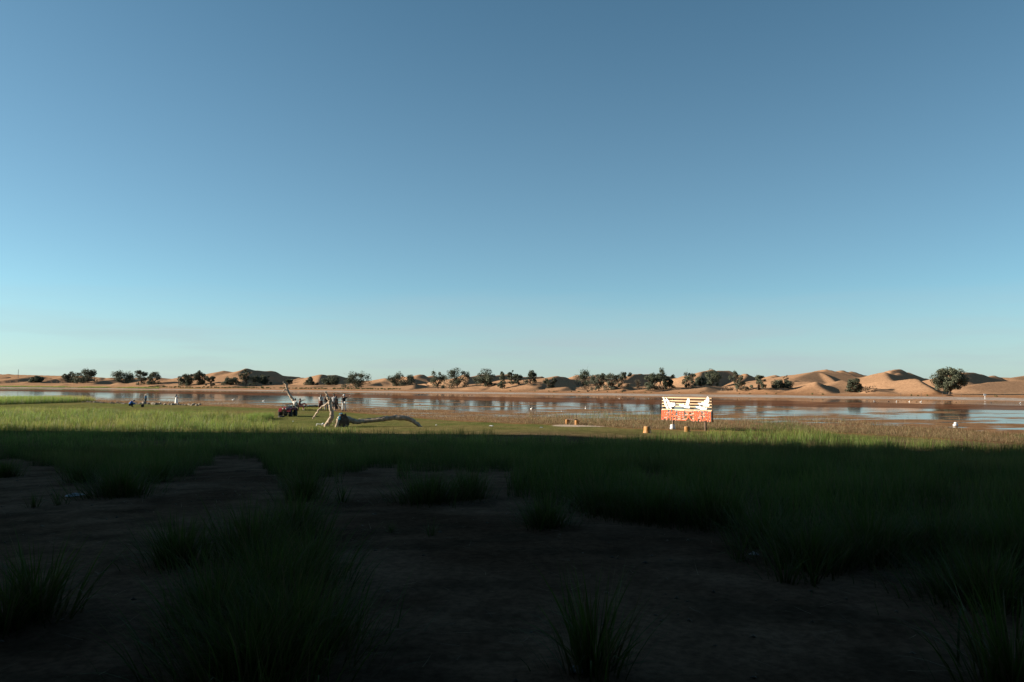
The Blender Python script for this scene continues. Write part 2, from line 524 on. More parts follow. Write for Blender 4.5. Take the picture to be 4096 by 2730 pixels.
# ---------------------------------------------------------------- ground sheet
def build_ground():
    half = math.radians(35.2)
    a_in = np.linspace(-half, half, 780)
    a_l = np.linspace(-math.pi, -half, 150)[:-1]
    a_r = np.linspace(half, math.pi, 100)[1:-1]
    ang = np.concatenate([a_l, a_in, a_r])
    rr = np.concatenate([np.geomspace(0.6, 4, 8)[:-1], np.geomspace(4, 40, 110)[:-1], np.geomspace(40, 120, 110)[:-1],
                         np.geomspace(120, 520, 330)[:-1], np.geomspace(520, 900, 60)[:-1], np.geomspace(900, 6000, 24)])
    R, AN = np.meshgrid(rr, ang, indexing='ij')
    X = R * np.sin(AN); Y = R * np.cos(AN)
    Z = terrain(X.ravel(), Y.ravel()).reshape(X.shape)
    nr, na = X.shape
    # ---- base colours by zone
    px = column(X, Y); dn, df = near_shore(px), far_shore(px)
    Ye = np.where(np.abs(AN) < 0.95, Y, R)
    s = Ye - df
    n1 = fbm(X * .15, Y * .15, 51); n2 = fbm(X * .6, Y * .6, 53); n3 = fbm(X * .03, Y * .03, 57)
    def mixc(c, col, w):
        w = np.clip(w, 0, 1)[..., None]
        return c * (1 - w) + np.array(col) * w
    sand = np.array((.335, .198, .115))
    c = np.zeros(X.shape + (3,)) + sand
    # far shore: red-brown damp beach, salt crust at the waterline
    damp = (1 - sstep(14, 24, s + 6 * (n1 - .5)))
    c = mixc(c, (.30, .155, .078), damp * (s > -5))
    green = (1 - sstep(500, 1000, px)) * sstep(10, 14, s) * (1 - sstep(20, 32, s)) * sstep(.35, .6, n1)
    c = mixc(c, (.15, .17, .05), green)
    salt = sstep(-2.5, 0.0, s + 3 * (n1 - .5)) * (1 - sstep(8, 13, s + 5 * (n1 - .5))) * (0.55 + 0.45 * sstep(.3, .6, n2))
    c = mixc(c, (.34, .305, .27), salt * .92)
    # near side
    nearside = (s < -6)
    lawn = np.array((.118, .120, .040))
    cn = np.zeros_like(c) + lawn
    cn = mixc(cn, (.17, .13, .055), sstep(.42, .75, n1) * .7)
    cn = mixc(cn, (.06, .085, .022), sstep(.5, .8, n2) * .5)
    # muddy rim along the water
    q = (1 / np.maximum(Ye, 1) - 1 / df) / (1 / dn - 1 / df)
    rim = 1 - sstep(1.0, 1.07, q + .06 * (n2 - .5))
    cn = mixc(cn, (.20, .105, .05), rim)
    # foreground sand with its shade darkened into the colour (also the added dune foot)
    shaded_sand = 1 - sstep(40, 56, R + 10 * (n1 - .5))
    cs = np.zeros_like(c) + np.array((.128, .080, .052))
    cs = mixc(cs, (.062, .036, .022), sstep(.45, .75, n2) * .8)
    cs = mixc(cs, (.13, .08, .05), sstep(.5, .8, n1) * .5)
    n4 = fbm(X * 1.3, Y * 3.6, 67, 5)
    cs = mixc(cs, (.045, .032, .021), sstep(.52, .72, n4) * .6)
    cn = mixc(cn, (0, 0, 0), shaded_sand) + cs * np.clip(shaded_sand, 0, 1)[..., None]
    # pale sand patch before the log bench and bare streaks on the lawn
    b0 = flat(2330, 1705)
    e = ((X - b0[0]) / 2.2) ** 2 + ((Y - b0[1]) / 2.0) ** 2 + 1.2 * (n2 - .5)
    cn = mixc(cn, (.42, .33, .26), 1 - sstep(.6, 1.1, e))
    b1 = flat(1270, 1641)
    e = ((X - b1[0]) / 4.5) ** 2 + ((Y - b1[1]) / 1.8) ** 2 + 1.2 * (n2 - .5)
    cn = mixc(cn, (.36, .28, .2), 1 - sstep(.6, 1.1, e))
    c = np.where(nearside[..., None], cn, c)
    tall = sstep(3, 8, Z) * (s < -6)
    c = mixc(c, sand * .8, tall)
    fine = (0.92 + 0.16 * fbm(X * 2.3, Y * 2.3, 61))[..., None]
    c = c * fine
    idx = np.arange(nr * na).reshape(nr, na)
    jn = np.roll(idx, -1, axis=1)
    quads = np.stack([idx[:-1], jn[:-1], jn[1:], idx[1:]], -1).reshape(-1, 4)
    quads = quads[:, ::-1]
    fan = idx[0][::-1]
    co = np.stack([X, Y, Z], -1).reshape(-1, 3)
    ctr = len(co)
    co = np.vstack([co, [[0, 0, tz(0, .3)]]])
    cc = np.vstack([c.reshape(-1, 3), [[.09, .06, .04]]])
    tri = np.stack([np.full(na, ctr), np.roll(idx[0], -1), idx[0]], -1)
    flatf = np.concatenate([quads.ravel(), tri.ravel()])
    sizes = np.concatenate([np.full(len(quads), 4), np.full(len(tri), 3)])
    me = np_mesh('ground', co, flatf, sizes, cc, smooth=True)
    m = bpy.data.materials.new('ground_surface'); MATS['ground'] = m
    n, l = nodes_of(m); b = n['Principled BSDF']
    b.inputs['Roughness'].default_value = 1; b.inputs['Specular IOR Level'].default_value = 0
    at = n.new('ShaderNodeAttribute'); at.attribute_name = 'tint'
    ge = n.new('ShaderNodeNewGeometry')
    def noise(scale, detail=6, rough=.6):
        z = n.new('ShaderNodeTexNoise'); z.inputs['Scale'].default_value = scale; z.inputs['Detail'].default_value = detail
        z.inputs['Roughness'].default_value = rough
        l.new(ge.outputs['Position'], z.inputs['Vector']); return z
    def ramp(src, p0, p1, c0, c1):
        rp = n.new('ShaderNodeValToRGB')
        rp.color_ramp.elements[0].position = p0; rp.color_ramp.elements[1].position = p1
        rp.color_ramp.elements[0].color = (c0, c0, c0, 1); rp.color_ramp.elements[1].color = (c1, c1, c1, 1)
        l.new(src, rp.inputs['Fac']); return rp
    def mul(a, bb):
        mx = n.new('ShaderNodeMix'); mx.data_type = 'RGBA'; mx.blend_type = 'MULTIPLY'; mx.inputs[0].default_value = 1
        l.new(a, mx.inputs[6]); l.new(bb, mx.inputs[7]); return mx.outputs[2]
    r1 = ramp(noise(1.7, 8, .65).outputs['Fac'], .35, .62, .72, 1.12)
    r2 = ramp(noise(14, 8, .7).outputs['Fac'], .38, .6, .7, 1.15)
    c1 = mul(at.outputs['Color'], r1.outputs['Color'])
    c2 = mul(c1, r2.outputs['Color'])
    l.new(c2, b.inputs['Base Color'])
    bp = n.new('ShaderNodeBump'); bp.inputs['Strength'].default_value = .5; bp.inputs['Distance'].default_value = .03
    l.new(noise(9, 8, .65).outputs['Fac'], bp.inputs['Height'])
    l.new(bp.outputs['Normal'], b.inputs['Normal'])
    o = obj('ground', me, m, kind='structure')
    return o
build_ground()

# ---------------------------------------------------------------- added sky blocker behind the camera: unseen eaved block that dims the foreground
def build_sky_blocker():
    t = thing('sky_blocker', 'unseen eaved block added behind the camera to dim the foreground skylight', 'sky blocker', (0, -14, tz(0, -14)))
    wm = mat('blocker_wall_mat', (.16, .11, .075), rough=.9, var=.3, scale=2, stretch=(1, 1, 6))
    rm = mat('blocker_roof_mat', (.07, .06, .05), rough=.9, var=.3, scale=1.5)
    MB().box((0, -4, 3.2), (84, 8, 7.4), None, .05).build('blocker_wall', wm, t)
    z0 = tz(0, -14)
    MB().rings([[(-46, 17.5, 8.75 - z0), (46, 17.5, 8.75 - z0), (46, 17.5, 8.95 - z0), (-46, 17.5, 8.95 - z0)],
                [(-46, -9, 8.75 - z0), (46, -9, 8.75 - z0), (46, -9, 12.5 - z0), (-46, -9, 12.5 - z0)]]).build('blocker_roof', rm, t)
    for x in (-30, -15, 15, 30):
        MB().tube([(x, 8, -.5), (x, 8, 8.9 - z0)], .16, 12).build('post', wm, t)
    return t
build_sky_blocker()

# ---------------------------------------------------------------- lake
def build_lake():
    half = math.radians(44)
    ang = np.linspace(-half, half, 420)
    px = CX + F * np.tan(ang)
    dn, df = near_shore(px) - 6, far_shore(px) + 4
    qs = np.linspace(0, 1, 160)
    inv = (1 / df)[None, :] + (1 / dn - 1 / df)[None, :] * qs[:, None]
    Y = 1 / inv; X = Y * np.tan(ang)[None, :]
    dn0, df0 = near_shore(px), far_shore(px)
    q = (1 / Y - 1 / df0) / (1 / dn0 - 1 / df0)
    # R: chance of mud and stubble, G: floating red-brown algae, B: turbid water
    mud = .05 + .20 * sstep(.2, .35, q) + .24 * sstep(.42, .62, q) + .28 * sstep(.62, .95, q)
    mud = mud - .22 * (1 - sstep(700, 1700, px))[None, :] * (1 - sstep(.75, .95, q))
    mud = mud + .13 * sstep(2300, 3200, px)[None, :] * sstep(.42, .6, q)
    alg = .15 + .85 * sstep(.05, .13, q) * (1 - sstep(.21, .30, q)) + .05 * sstep(.3, .4, q)
    co = np.stack([X, Y, np.zeros_like(X)], -1).reshape(-1, 3)
    nr, na = X.shape
    idx = np.arange(nr * na).reshape(nr, na)
    quads = np.stack([idx[:-1, :-1], idx[1:, :-1], idx[1:, 1:], idx[:-1, 1:]], -1).reshape(-1, 4)
    me = np_mesh('lake', co, quads.ravel(), np.full(len(quads), 4), np.stack([mud, alg, .45 + .55 * sstep(900, 2000, px)[None, :] + 0 * q], -1).reshape(-1, 3), cname='zones')
    m = bpy.data.materials.new('lake_surface'); MATS['lake'] = m
    n, l = nodes_of(m)
    b = n['Principled BSDF']          # water
    b.inputs['Base Color'].default_value = (.035, .024, .018, 1)
    b.inputs['Roughness'].default_value = .06
    b.inputs['IOR'].default_value = 1.33
    ge = n.new('ShaderNodeNewGeometry')
    at = n.new('ShaderNodeAttribute'); at.attribute_name = 'zones'
    sp_ = n.new('ShaderNodeSeparateColor'); l.new(at.outputs['Color'], sp_.inputs[0])
    def noise(sc, detail=5, rough=.6, stretch=(1, 1, 1)):
        mp = n.new('ShaderNodeMapping'); mp.inputs['Scale'].default_value = stretch
        l.new(ge.outputs['Position'], mp.inputs['Vector'])
        z = n.new('ShaderNodeTexNoise'); z.inputs['Scale'].default_value = sc; z.inputs['Detail'].default_value = detail
        z.inputs['Roughness'].default_value = rough
        l.new(mp.outputs['Vector'], z.inputs['Vector']); return z.outputs['Fac']
    def math_(op, a, c=None, cl=False):
        k = n.new('ShaderNodeMath'); k.operation = op; k.use_clamp = cl
        for i, v in enumerate((a, c)):
            if v is None: continue
            if isinstance(v, (int, float)): k.inputs[i].default_value = v
            else: l.new(v, k.inputs[i])
        return k.outputs[0]
    # ripples
    bp = n.new('ShaderNodeBump'); bp.inputs['Strength'].default_value = .02; bp.inputs['Distance'].default_value = .02
    l.new(noise(1.5, 3, .5), bp.inputs['Height']); l.new(bp.outputs['Normal'], b.inputs['Normal'])
    # mud flats and stubble
    mudb = n.new('ShaderNodeBsdfPrincipled'); mudb.inputs['Roughness'].default_value = 1; mudb.inputs['Specular IOR Level'].default_value = 0
    rp = n.new('ShaderNodeValToRGB')
    el = rp.color_ramp.elements
    el[0].position = .3; el[0].color = (.09, .045, .024, 1); el[1].position = .7; el[1].color = (.27, .16, .085, 1)
    l.new(noise(.8, 8, .75), rp.inputs['Fac'])
    l.new(rp.outputs['Color'], mudb.inputs['Base Color'])
    mb = n.new('ShaderNodeBump'); mb.inputs['Strength'].default_value = .6; mb.inputs['Distance'].default_value = .05
    l.new(noise(3, 6, .7), mb.inputs['Height']); l.new(mb.outputs['Normal'], mudb.inputs['Normal'])
    # mask: trend + patches of two sizes
    nz = math_('ADD', math_('MULTIPLY', noise(.16, 4, .6, (.5, 1, 1)), .6), math_('MULTIPLY', noise(.9, 4, .6, (.35, 1, 1)), .4))
    t = math_('SUBTRACT', math_('ADD', math_('MULTIPLY', nz, 4.2), sp_.outputs[0]), 2.42)
    mask = math_('MULTIPLY', t, 6.0, True)
    # floating algae
    alb = n.new('ShaderNodeBsdfPrincipled'); alb.inputs['Roughness'].default_value = 1; alb.inputs['Specular IOR Level'].default_value = 0
    rp2 = n.new('ShaderNodeValToRGB')
    rp2.color_ramp.elements[0].position = .35; rp2.color_ramp.elements[0].color = (.055, .022, .012, 1)
    rp2.color_ramp.elements[1].position = .7; rp2.color_ramp.elements[1].color = (.17, .08, .045, 1)
    l.new(noise(.35, 6, .7, (.4, 1, 1)), rp2.inputs['Fac']); l.new(rp2.outputs['Color'], alb.inputs['Base Color'])
    t2 = math_('SUBTRACT', math_('ADD', math_('MULTIPLY', noise(.09, 7, .65, (.35, 1, 1)), 2.6), sp_.outputs[1]), 1.80)
    mask2 = math_('MAXIMUM', math_('MULTIPLY', t2, 4.0, True), math_('MULTIPLY', sp_.outputs[2], .16))
    m1 = n.new('ShaderNodeMixShader'); l.new(math_('MULTIPLY', mask2, .85), m1.inputs[0]); l.new(b.outputs[0], m1.inputs[1]); l.new(alb.outputs[0], m1.inputs[2])
    m2 = n.new('ShaderNodeMixShader'); l.new(mask, m2.inputs[0]); l.new(m1.outputs[0], m2.inputs[1]); l.new(mudb.outputs[0], m2.inputs[2])
    l.new(m2.outputs[0], n['Material Output'].inputs['Surface'])
    return obj('lake', me, m, kind='structure')
build_lake()

# ---------------------------------------------------------------- grass
def blade_mesh(name, base, height, width, az, lean, curl, col0, col1, segs):
    """many blades in one mesh: base (n,3), per-blade height, width, azimuth of the lean, lean and curl angles, root and tip colour"""
    n = len(base)
    dirx, diry = np.cos(az), np.sin(az)
    face = az + math.pi / 2 + RNG.uniform(-.9, .9, n)
    wx, wy = np.cos(face) * width * .5, np.sin(face) * width * .5
    P = np.array(base, float).copy()
    rows = []; cols = []
    seg = height / segs
    for k in range(segs + 1):
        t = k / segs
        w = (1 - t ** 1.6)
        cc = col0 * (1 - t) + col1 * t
        if k < segs:
            rows.append(np.stack([P[:, 0] - wx * w, P[:, 1] - wy * w, P[:, 2]], -1))
            rows.append(np.stack([P[:, 0] + wx * w, P[:, 1] + wy * w, P[:, 2]], -1))
            cols += [cc, cc]
        else:
            rows.append(P.copy()); cols.append(cc)
        th = lean + curl * t * 1.0
        P[:, 0] += np.sin(th) * dirx * seg
        P[:, 1] += np.sin(th) * diry * seg
        P[:, 2] += np.cos(th) * seg
    V = np.stack(rows, 1)                     # n, 2*segs+1, 3
    C = np.stack(cols, 1)
    m = V.shape[1]
    off = (np.arange(n) * m)[:, None]
    fl = []; sz = []
    loops = []
    for k in range(segs - 1):
        loops.append(([2 * k, 2 * k + 1, 2 * k + 3, 2 * k + 2], 4))
    loops.append(([2 * segs - 2, 2 * segs - 1, 2 * segs], 3))
    per = np.concatenate([np.array(a) for a, _ in loops])
    ff = (off + per[None, :]).ravel()
    sizes = np.tile([s for _, s in loops], n)
    return np_mesh(name, V.reshape(-1, 3), ff, sizes, C.reshape(-1, 3))

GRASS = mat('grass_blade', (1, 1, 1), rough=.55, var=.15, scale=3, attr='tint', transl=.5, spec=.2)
def grass_cols(n, dry=.15, seed_noise=None):
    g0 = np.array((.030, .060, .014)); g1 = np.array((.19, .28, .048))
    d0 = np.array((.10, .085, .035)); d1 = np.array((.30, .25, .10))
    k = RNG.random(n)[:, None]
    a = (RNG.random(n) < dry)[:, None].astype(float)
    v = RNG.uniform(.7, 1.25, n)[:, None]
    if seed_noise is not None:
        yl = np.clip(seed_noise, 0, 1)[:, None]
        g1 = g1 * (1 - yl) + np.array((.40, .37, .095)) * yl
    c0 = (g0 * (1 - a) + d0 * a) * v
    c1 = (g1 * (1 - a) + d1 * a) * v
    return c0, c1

# rows of the roots at the far and at the near limit of the tall grass, by column
top_px = [-900, 0, 400, 700, 900, 1010, 1060, 1095, 1180, 1300, 1500, 1700, 1900, 2010, 2050, 2090, 2180, 2270, 2310, 2400, 2550, 2700, 2850, 3000, 3150, 3300, 3360, 3520, 3580, 3800, 4096, 5000]
top_py = [1640, 1642, 1647, 1656, 1664, 1676, 1686, 1706, 1718, 1724, 1735, 1738, 1744, 1752, 1790, 1762, 1754, 1768, 1792, 1768, 1757, 1748, 1742, 1733, 1733, 1742, 1760, 1766, 1778, 1792, 1812, 1850]
bot_px = [-900, 0, 150, 300, 520, 800, 850, 1040, 1090, 1360, 1420, 1600, 1650, 1950, 1990, 2030, 2100, 2300, 2500, 2700, 2950, 3000, 3060, 3300, 3600, 3800, 4096, 5000]
bot_py = [1850, 1830, 1850, 1890, 1920, 1900, 1835, 1840, 1930, 1930, 1880, 1880, 1900, 1890, 1850, 1900, 2000, 2060, 2100, 2120, 2110, 2020, 2130, 2230, 2290, 2340, 2380, 2450]
def root_distance(pxs, pys):
    out = []
    for a, b in zip(pxs, pys):
        h = hit(a, b, 3, 160, 1500)
        out.append(h[1] if h is not None else 60.0)
    return np.array(out)
top_d = root_distance(top_px, top_py); bot_d = root_distance(bot_px, bot_py)

def field_points(n_try, d0, d1, px0=-500, px1=4600):
    t0, t1 = (px0 - CX) / F, (px1 - CX) / F
    y = np.sqrt(RNG.uniform(d0 ** 2, d1 ** 2, n_try))
    x = RNG.uniform(t0, t1, n_try) * y
    return x, y

def tall_grass():
    for part, (d0, d1, n, segs, wd) in enumerate(((6.5, 34, 330000, 3, .0075), (34, 104, 520000, 2, .014))):
        x, y = field_points(n, d0, d1)
        px = column(x, y)
        wob = (fbm(x * .5, y * .5, 71) - .5) * 1.6; px = px + 260 * (fbm(x * .8, y * .8, 72) - .5) * np.clip(22 / y, .3, 1)
        inside = (y < np.interp(px, top_px, top_d) * (1 + .05 * wob)) & (y > np.interp(px, bot_px, bot_d) * (1 + .22 * wob))
        clump = .55 * fbm(x * .75, y * .75, 73, 3) + .45 * vnoise(x * 2.1, y * 2.1, 74)
        keep = inside & (RNG.random(n) < sstep(.30, .52, clump) * .94 + .06)
        # loosely grown towards the lower limit
        x, y, px, clump = x[keep], y[keep], px[keep], clump[keep]
        m = len(x)
        z = terrain(x, y) - .02
        mound = .42 + .95 * sstep(.32, .68, clump) + .25 * (fbm(x * .18, y * .18, 77) - .5)
        h = RNG.uniform(.28, .55, m) * mound
        yl = sstep(.42, .72, fbm(x * .25, y * .25, 79)) * .65
        c0, c1 = grass_cols(m, .16, yl)
        pv = (.55 + .85 * fbm(x * .7, y * .45, 80, 3))[:, None]
        c0, c1 = c0 * pv, c1 * pv
        if part == 0:                      # foreground shade darkened into the near blade colours
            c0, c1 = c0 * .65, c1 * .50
        az = RNG.uniform(0, 2 * math.pi, m)
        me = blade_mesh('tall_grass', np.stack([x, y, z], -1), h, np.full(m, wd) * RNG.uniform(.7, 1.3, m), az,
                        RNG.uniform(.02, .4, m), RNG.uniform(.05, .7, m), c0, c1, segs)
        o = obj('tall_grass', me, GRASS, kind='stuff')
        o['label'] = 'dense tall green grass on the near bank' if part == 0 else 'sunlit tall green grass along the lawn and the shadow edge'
        o['category'] = 'grass'
tall_grass()

# grass islands on the left shore and around the dead tree, far strip of green, sparse lawn tufts
def grass_patch(name, label, n, sampler, hmin, hmax, wd, dry=.15, segs=2, lean=.4):
    x, y = sampler(n)
    m = len(x)
    z = terrain(x, y) - .01
    c0, c1 = grass_cols(m, dry, sstep(.4, .7, fbm(x * .2, y * .2, 83)))
    me = blade_mesh(name, np.stack([x, y, z], -1), RNG.uniform(hmin, hmax, m), np.full(m, wd), RNG.uniform(0, 2 * math.pi, m),
                    RNG.uniform(0, lean, m), RNG.uniform(.05, .6, m), c0, c1, segs)
    o = obj(name, me, GRASS, kind='stuff'); o['label'] = label; o['category'] = 'grass'
    return o
def ell(px, py, wpx, dy):
    c = flat(px, py); w = wpx * c[1] / F / 2
    def f(n):
        r = np.sqrt(RNG.random(n)); a = RNG.uniform(0, 2 * math.pi, n)
        x = c[0] + w * r * np.cos(a); y = c[1] + dy * r * np.sin(a)
        return x, y
    return f
grass_patch('grass_island', 'dark-edged green grass island on the left shore of the lake', 26000, ell(60, 1612, 470, 15), .6, 1.15, .022)
grass_patch('grass_clump', 'sunlit tall grass clump at the tip of the meadow left of the quad bike', 1600, ell(1040, 1683, 90, 2.2), .4, .75, .014)
grass_patch('grass_clump', 'short dark green grass growing before the fallen dead tree', 2600, ell(1262, 1642, 170, 2.0), .12, .42, .014)
def strip(px0, px1, s0, s1):
    def f(n):
        px = RNG.uniform(px0, px1, n)
        d = far_shore(px) + RNG.uniform(s0, s1, n)
        x, y = (px - CX) / F * d, d
        k = fbm(x * .2, y * .2, 87) > .42 + .0004 * np.maximum(px - 300, 0)
        return x[k], y[k]
    return f
grass_patch('shore_grass', 'strip of green grass on the far left shore', 16000, strip(-200, 640, 9, 20), .3, .75, .05)
def lawn_pts(n):
    x, y = field_points(n, 50, 112, -100, 2500)
    px = column(x, y)
    k = (y > np.interp(px, top_px, top_d)) & (y < near_shore(px) * .985)
    return x[k], y[k]
grass_patch('lawn_blades', 'short cropped grass of the lakeside lawn', 90000, lawn_pts, .02, .06, .02, dry=.3, segs=1)

# brown stubble and reeds standing in the shallow water
def stubble():
    n = 200000
    px = RNG.uniform(-100, 4300, n)
    q = RNG.beta(3.2, 1.3, n) * .72 + .30
    dn, df = near_shore(px), far_shore(px)
    y = 1 / (1 / df + (1 / dn - 1 / df) * q); x = (px - CX) / F * y
    w = y / 60.0
    k = (fbm(x * .35, y * .12, 91) + .45 * sstep(.45, 1, q) > .66) & (RNG.random(n) < .25 + .75 * sstep(.5, .95, q))
    k &= RNG.random(n) < np.interp(px, [-100, 900, 1500, 2200, 4300], [.25, .3, .5, .9, 1])
    x, y, px, q = x[k], y[k], px[k], q[k]
    m = len(x)
    v = RNG.uniform(.6, 1.3, m)[:, None]
    straw = (RNG.random(m) < .38)[:, None]
    green = ((RNG.random(m) < .12 + .5 * (fbm(x * .1, y * .1, 93) > .6)) & (px > 1900))[:, None]
    c = np.where(straw, (.38, .28, .15), (.16, .095, .048)) * v
    c = np.where(green, np.array((.10, .13, .04)) * v, c)
    h = RNG.uniform(.06, .22, m) * np.where(px > 2100, 1.5, .8)
    me = blade_mesh('stubble', np.stack([x, y, np.full(m, -.02)], -1), h, .018 * y / 60, RNG.uniform(0, 6.28, m),
                    RNG.uniform(0, .8, m), RNG.uniform(0, .3, m), c * .8, c, 1)
    o = obj('reed_stubble', me, GRASS, kind='stuff'); o['label'] = 'brown reed stubble standing in the shallow water and mud'; o['category'] = 'reeds'
    # thin green reeds in the open water before the sign
    n = 1500
    px = np.concatenate([RNG.normal(2440, 130, n), RNG.normal(3000, 220, n // 2), RNG.normal(1680, 60, n // 10)])
    py = np.concatenate([RNG.normal(1672, 10, n), RNG.normal(1690, 12, n // 2), RNG.normal(1634, 4, n // 10)])
    d = F * CAMH / (py - HORIZON); x = (px - CX) / F * d
    m = len(x)
    c = np.where((RNG.random(m) < .55)[:, None], (.10, .16, .07), (.36, .30, .16)) * RNG.uniform(.7, 1.2, m)[:, None]
    me = blade_mesh('reeds', np.stack([x, d, np.full(m, -.02)], -1), RNG.uniform(.2, .55, m), np.full(m, .016), RNG.uniform(0, 6.28, m),
                    RNG.uniform(0, .25, m), RNG.uniform(0, .3, m), c * .8, c, 2)
    o = obj('green_reeds', me, GRASS, kind='stuff'); o['label'] = 'thin green reeds standing in the open water before the signboard'; o['category'] = 'reeds'
stubble()

# ---------------------------------------------------------------- single tussocks of the foreground
def tussock_mesh(nb, h, spread, dry, segs=5, wd=.0065):
    r = np.abs(RNG.normal(0, spread * .30, nb)); a = RNG.uniform(0, 2 * math.pi, nb)
    base = np.stack([r * np.cos(a), r * np.sin(a), np.full(nb, -.03)], -1)
    az = a + RNG.normal(0, .5, nb)
    k = RNG.random(nb)
    lean = .05 + .55 * (r / spread) + RNG.uniform(0, .25, nb) + (RNG.random(nb) < .07) * RNG.uniform(.4, 1.0, nb)
    curl = np.where(k < .75, RNG.uniform(.1, .8, nb), RNG.uniform(.9, 1.9, nb))
    hh = h * RNG.uniform(.55, 1.1, nb)
    c0, c1 = grass_cols(nb, dry)
    return blade_mesh('tussock', base, hh, wd * RNG.uniform(.5, 1.9, nb), az, lean, curl, c0 * .6, c1 * .42, segs)  # root and tip colours darkened to carry the foreground shade
TUSS = {'big': [tussock_mesh(950, .62, .95, .26) for _ in range(3)],
        'mid': [tussock_mesh(560, .56, .60, .22) for _ in range(3)],
        'open': [tussock_mesh(210, .60, .42, .22, 6, .0085) for _ in range(2)],
        'small': [tussock_mesh(40, .34, .16, .2) for _ in range(3)]}
def tussock(px, py, kind, sc, label, k=0):
    p = hit(px, py, 2.5, 80, 3000)
    if p is None: return
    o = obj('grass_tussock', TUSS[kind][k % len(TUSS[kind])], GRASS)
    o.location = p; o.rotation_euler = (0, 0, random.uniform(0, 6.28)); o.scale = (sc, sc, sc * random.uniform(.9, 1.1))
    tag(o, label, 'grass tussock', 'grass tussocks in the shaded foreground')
TL = [
    (2370, 2690, 'open', 1.0, 'open spiky grass tussock at the bottom edge, right of the middle'),
    (4050, 2760, 'open', 1.25, 'spiky grass tussock cut by the bottom right corner'),
    (140, 2470, 'open', 1.15, 'spiky grass tussock by the left edge, low in the foreground'),
    (30, 2520, 'open', .9, 'thin grass tussock cut by the left edge of the foreground'),
    (1000, 2730, 'big', 1.0, 'large drooping grass tussock at the bottom, left of the middle'),
    (1180, 2600, 'big', .95, 'bushy grass tussock right above the drooping bottom one'),
    (860, 2520, 'mid', 1.05, 'grass tussock on the left side of the big foreground clump'),
    (1080, 2400, 'big', .95, 'broad grass tussock in the middle of the big foreground clump'),
    (1240, 2320, 'mid', 1.0, 'grass tussock on the right side of the big foreground clump'),
    (720, 2260, 'mid', 1.1, 'dark upright grass tussock on the upper left of the big clump'),
    (1000, 2230, 'mid', 1.15, 'grass tussock on top of the big foreground clump'),
    (1180, 2150, 'mid', 1.1, 'grass tussock just above the big foreground clump'),
    (1370, 2010, 'small', 1.6, 'small upright grass tussock right of the big foreground clump'),
    (1220, 2000, 'mid', 1.15, 'grass tussock between the big clump and the meadow edge'),
    (480, 1985, 'big', 1.15, 'rounded grass tussock left of the sandy inlet'),
    (620, 1930, 'mid', 1.3, 'grass tussock bordering the sandy inlet on its left'),
    (330, 1930, 'mid', 1.2, 'grass tussock left of the rounded one near the left edge'),
    (20, 1910, 'mid', 1.2, 'grass tussock cut by the left edge beside the bare sand'),
    (1720, 2010, 'big', 1.0, 'wide grass tussock standing alone on the sand in the middle'),
    (1880, 1995, 'mid', 1.05, 'smaller tussock leaning against the right side of the lone middle one'),
    (2180, 2110, 'mid', .95, 'drooping tussock in front of the right hand meadow, near the middle'),
    (2420, 2050, 'big', 1.0, 'grass tussock right behind the drooping one near the middle'),
    (2620, 2080, 'big', 1.0, 'rounded tussock at the front of the right meadow'),
    (2860, 2100, 'big', 1.0, 'rounded dark tussock left of the gap in the right meadow'),
    (3060, 2190, 'mid', 1.1, 'upright tussock just right of the gap in the right meadow'),
    (3240, 2270, 'big', .95, 'spreading tussock in front of the right meadow'),
    (3140, 2330, 'small', 1.5, 'small pale tussock before the spreading one on the right'),
    (3250, 2335, 'small', 1.3, 'tiny pale tussock beside the small pale one on the right'),
    (3480, 2240, 'big', 1.0, 'large dark tussock right of the spreading one'),
    (3760, 2220, 'big', 1.05, 'grass tussock in the right meadow behind the lowest ones'),
    (3930, 2420, 'big', 1.0, 'tall tussock near the right edge'),
    (4080, 2280, 'big', 1.05, 'tussock cut by the right edge of the picture'),
    (2960, 2240, 'small', 1.2, 'lone sprig of grass on the sand right of the middle'),
    (135, 2030, 'small', 1.0, 'dark sprig of grass on the sand near the left edge'),
    (235, 2020, 'small', 1.0, 'sprig of grass beside the plastic scrap on the left'),
    (1730, 2145, 'small', .8, 'flattened wisp of grass on the sand below the lone tussock'),
    (1565, 2130, 'small', .6, 'tiny sprig of grass on the sand left of the flattened wisp'),
]
for i, (a, b, k, sc, lab) in enumerate(TL):
    tussock(a, b, k, sc, lab, i)

# ---------------------------------------------------------------- trees on the far dunes
LEAF = mat('tree_leaf', (1, 1, 1), rough=.7, var=.2, scale=1.5, attr='tint', transl=.2, spec=.15)
BARK = mat('tree_bark', (.11, .075, .05), rough=.95, var=.4, scale=3, bump=.5, bscale=12, stretch=(1, 1, .25))
ORD = ['first', 'second', 'third', 'fourth', 'fifth', 'sixth', 'seventh', 'eighth', 'ninth', 'tenth', 'eleventh', 'twelfth', 'thirteenth', 'fourteenth',
       'fifteenth', 'sixteenth', 'seventeenth', 'eighteenth', 'nineteenth']
TENS = {2: 'twenty', 3: 'thirty', 4: 'forty'}
TENTH = {20: 'twentieth', 30: 'thirtieth', 40: 'fortieth'}
def ordinal(n):
    if n < 20: return ORD[n - 1]
    return TENTH[n] if n % 10 == 0 else TENS[n // 10] + '-' + ORD[n % 10 - 1]

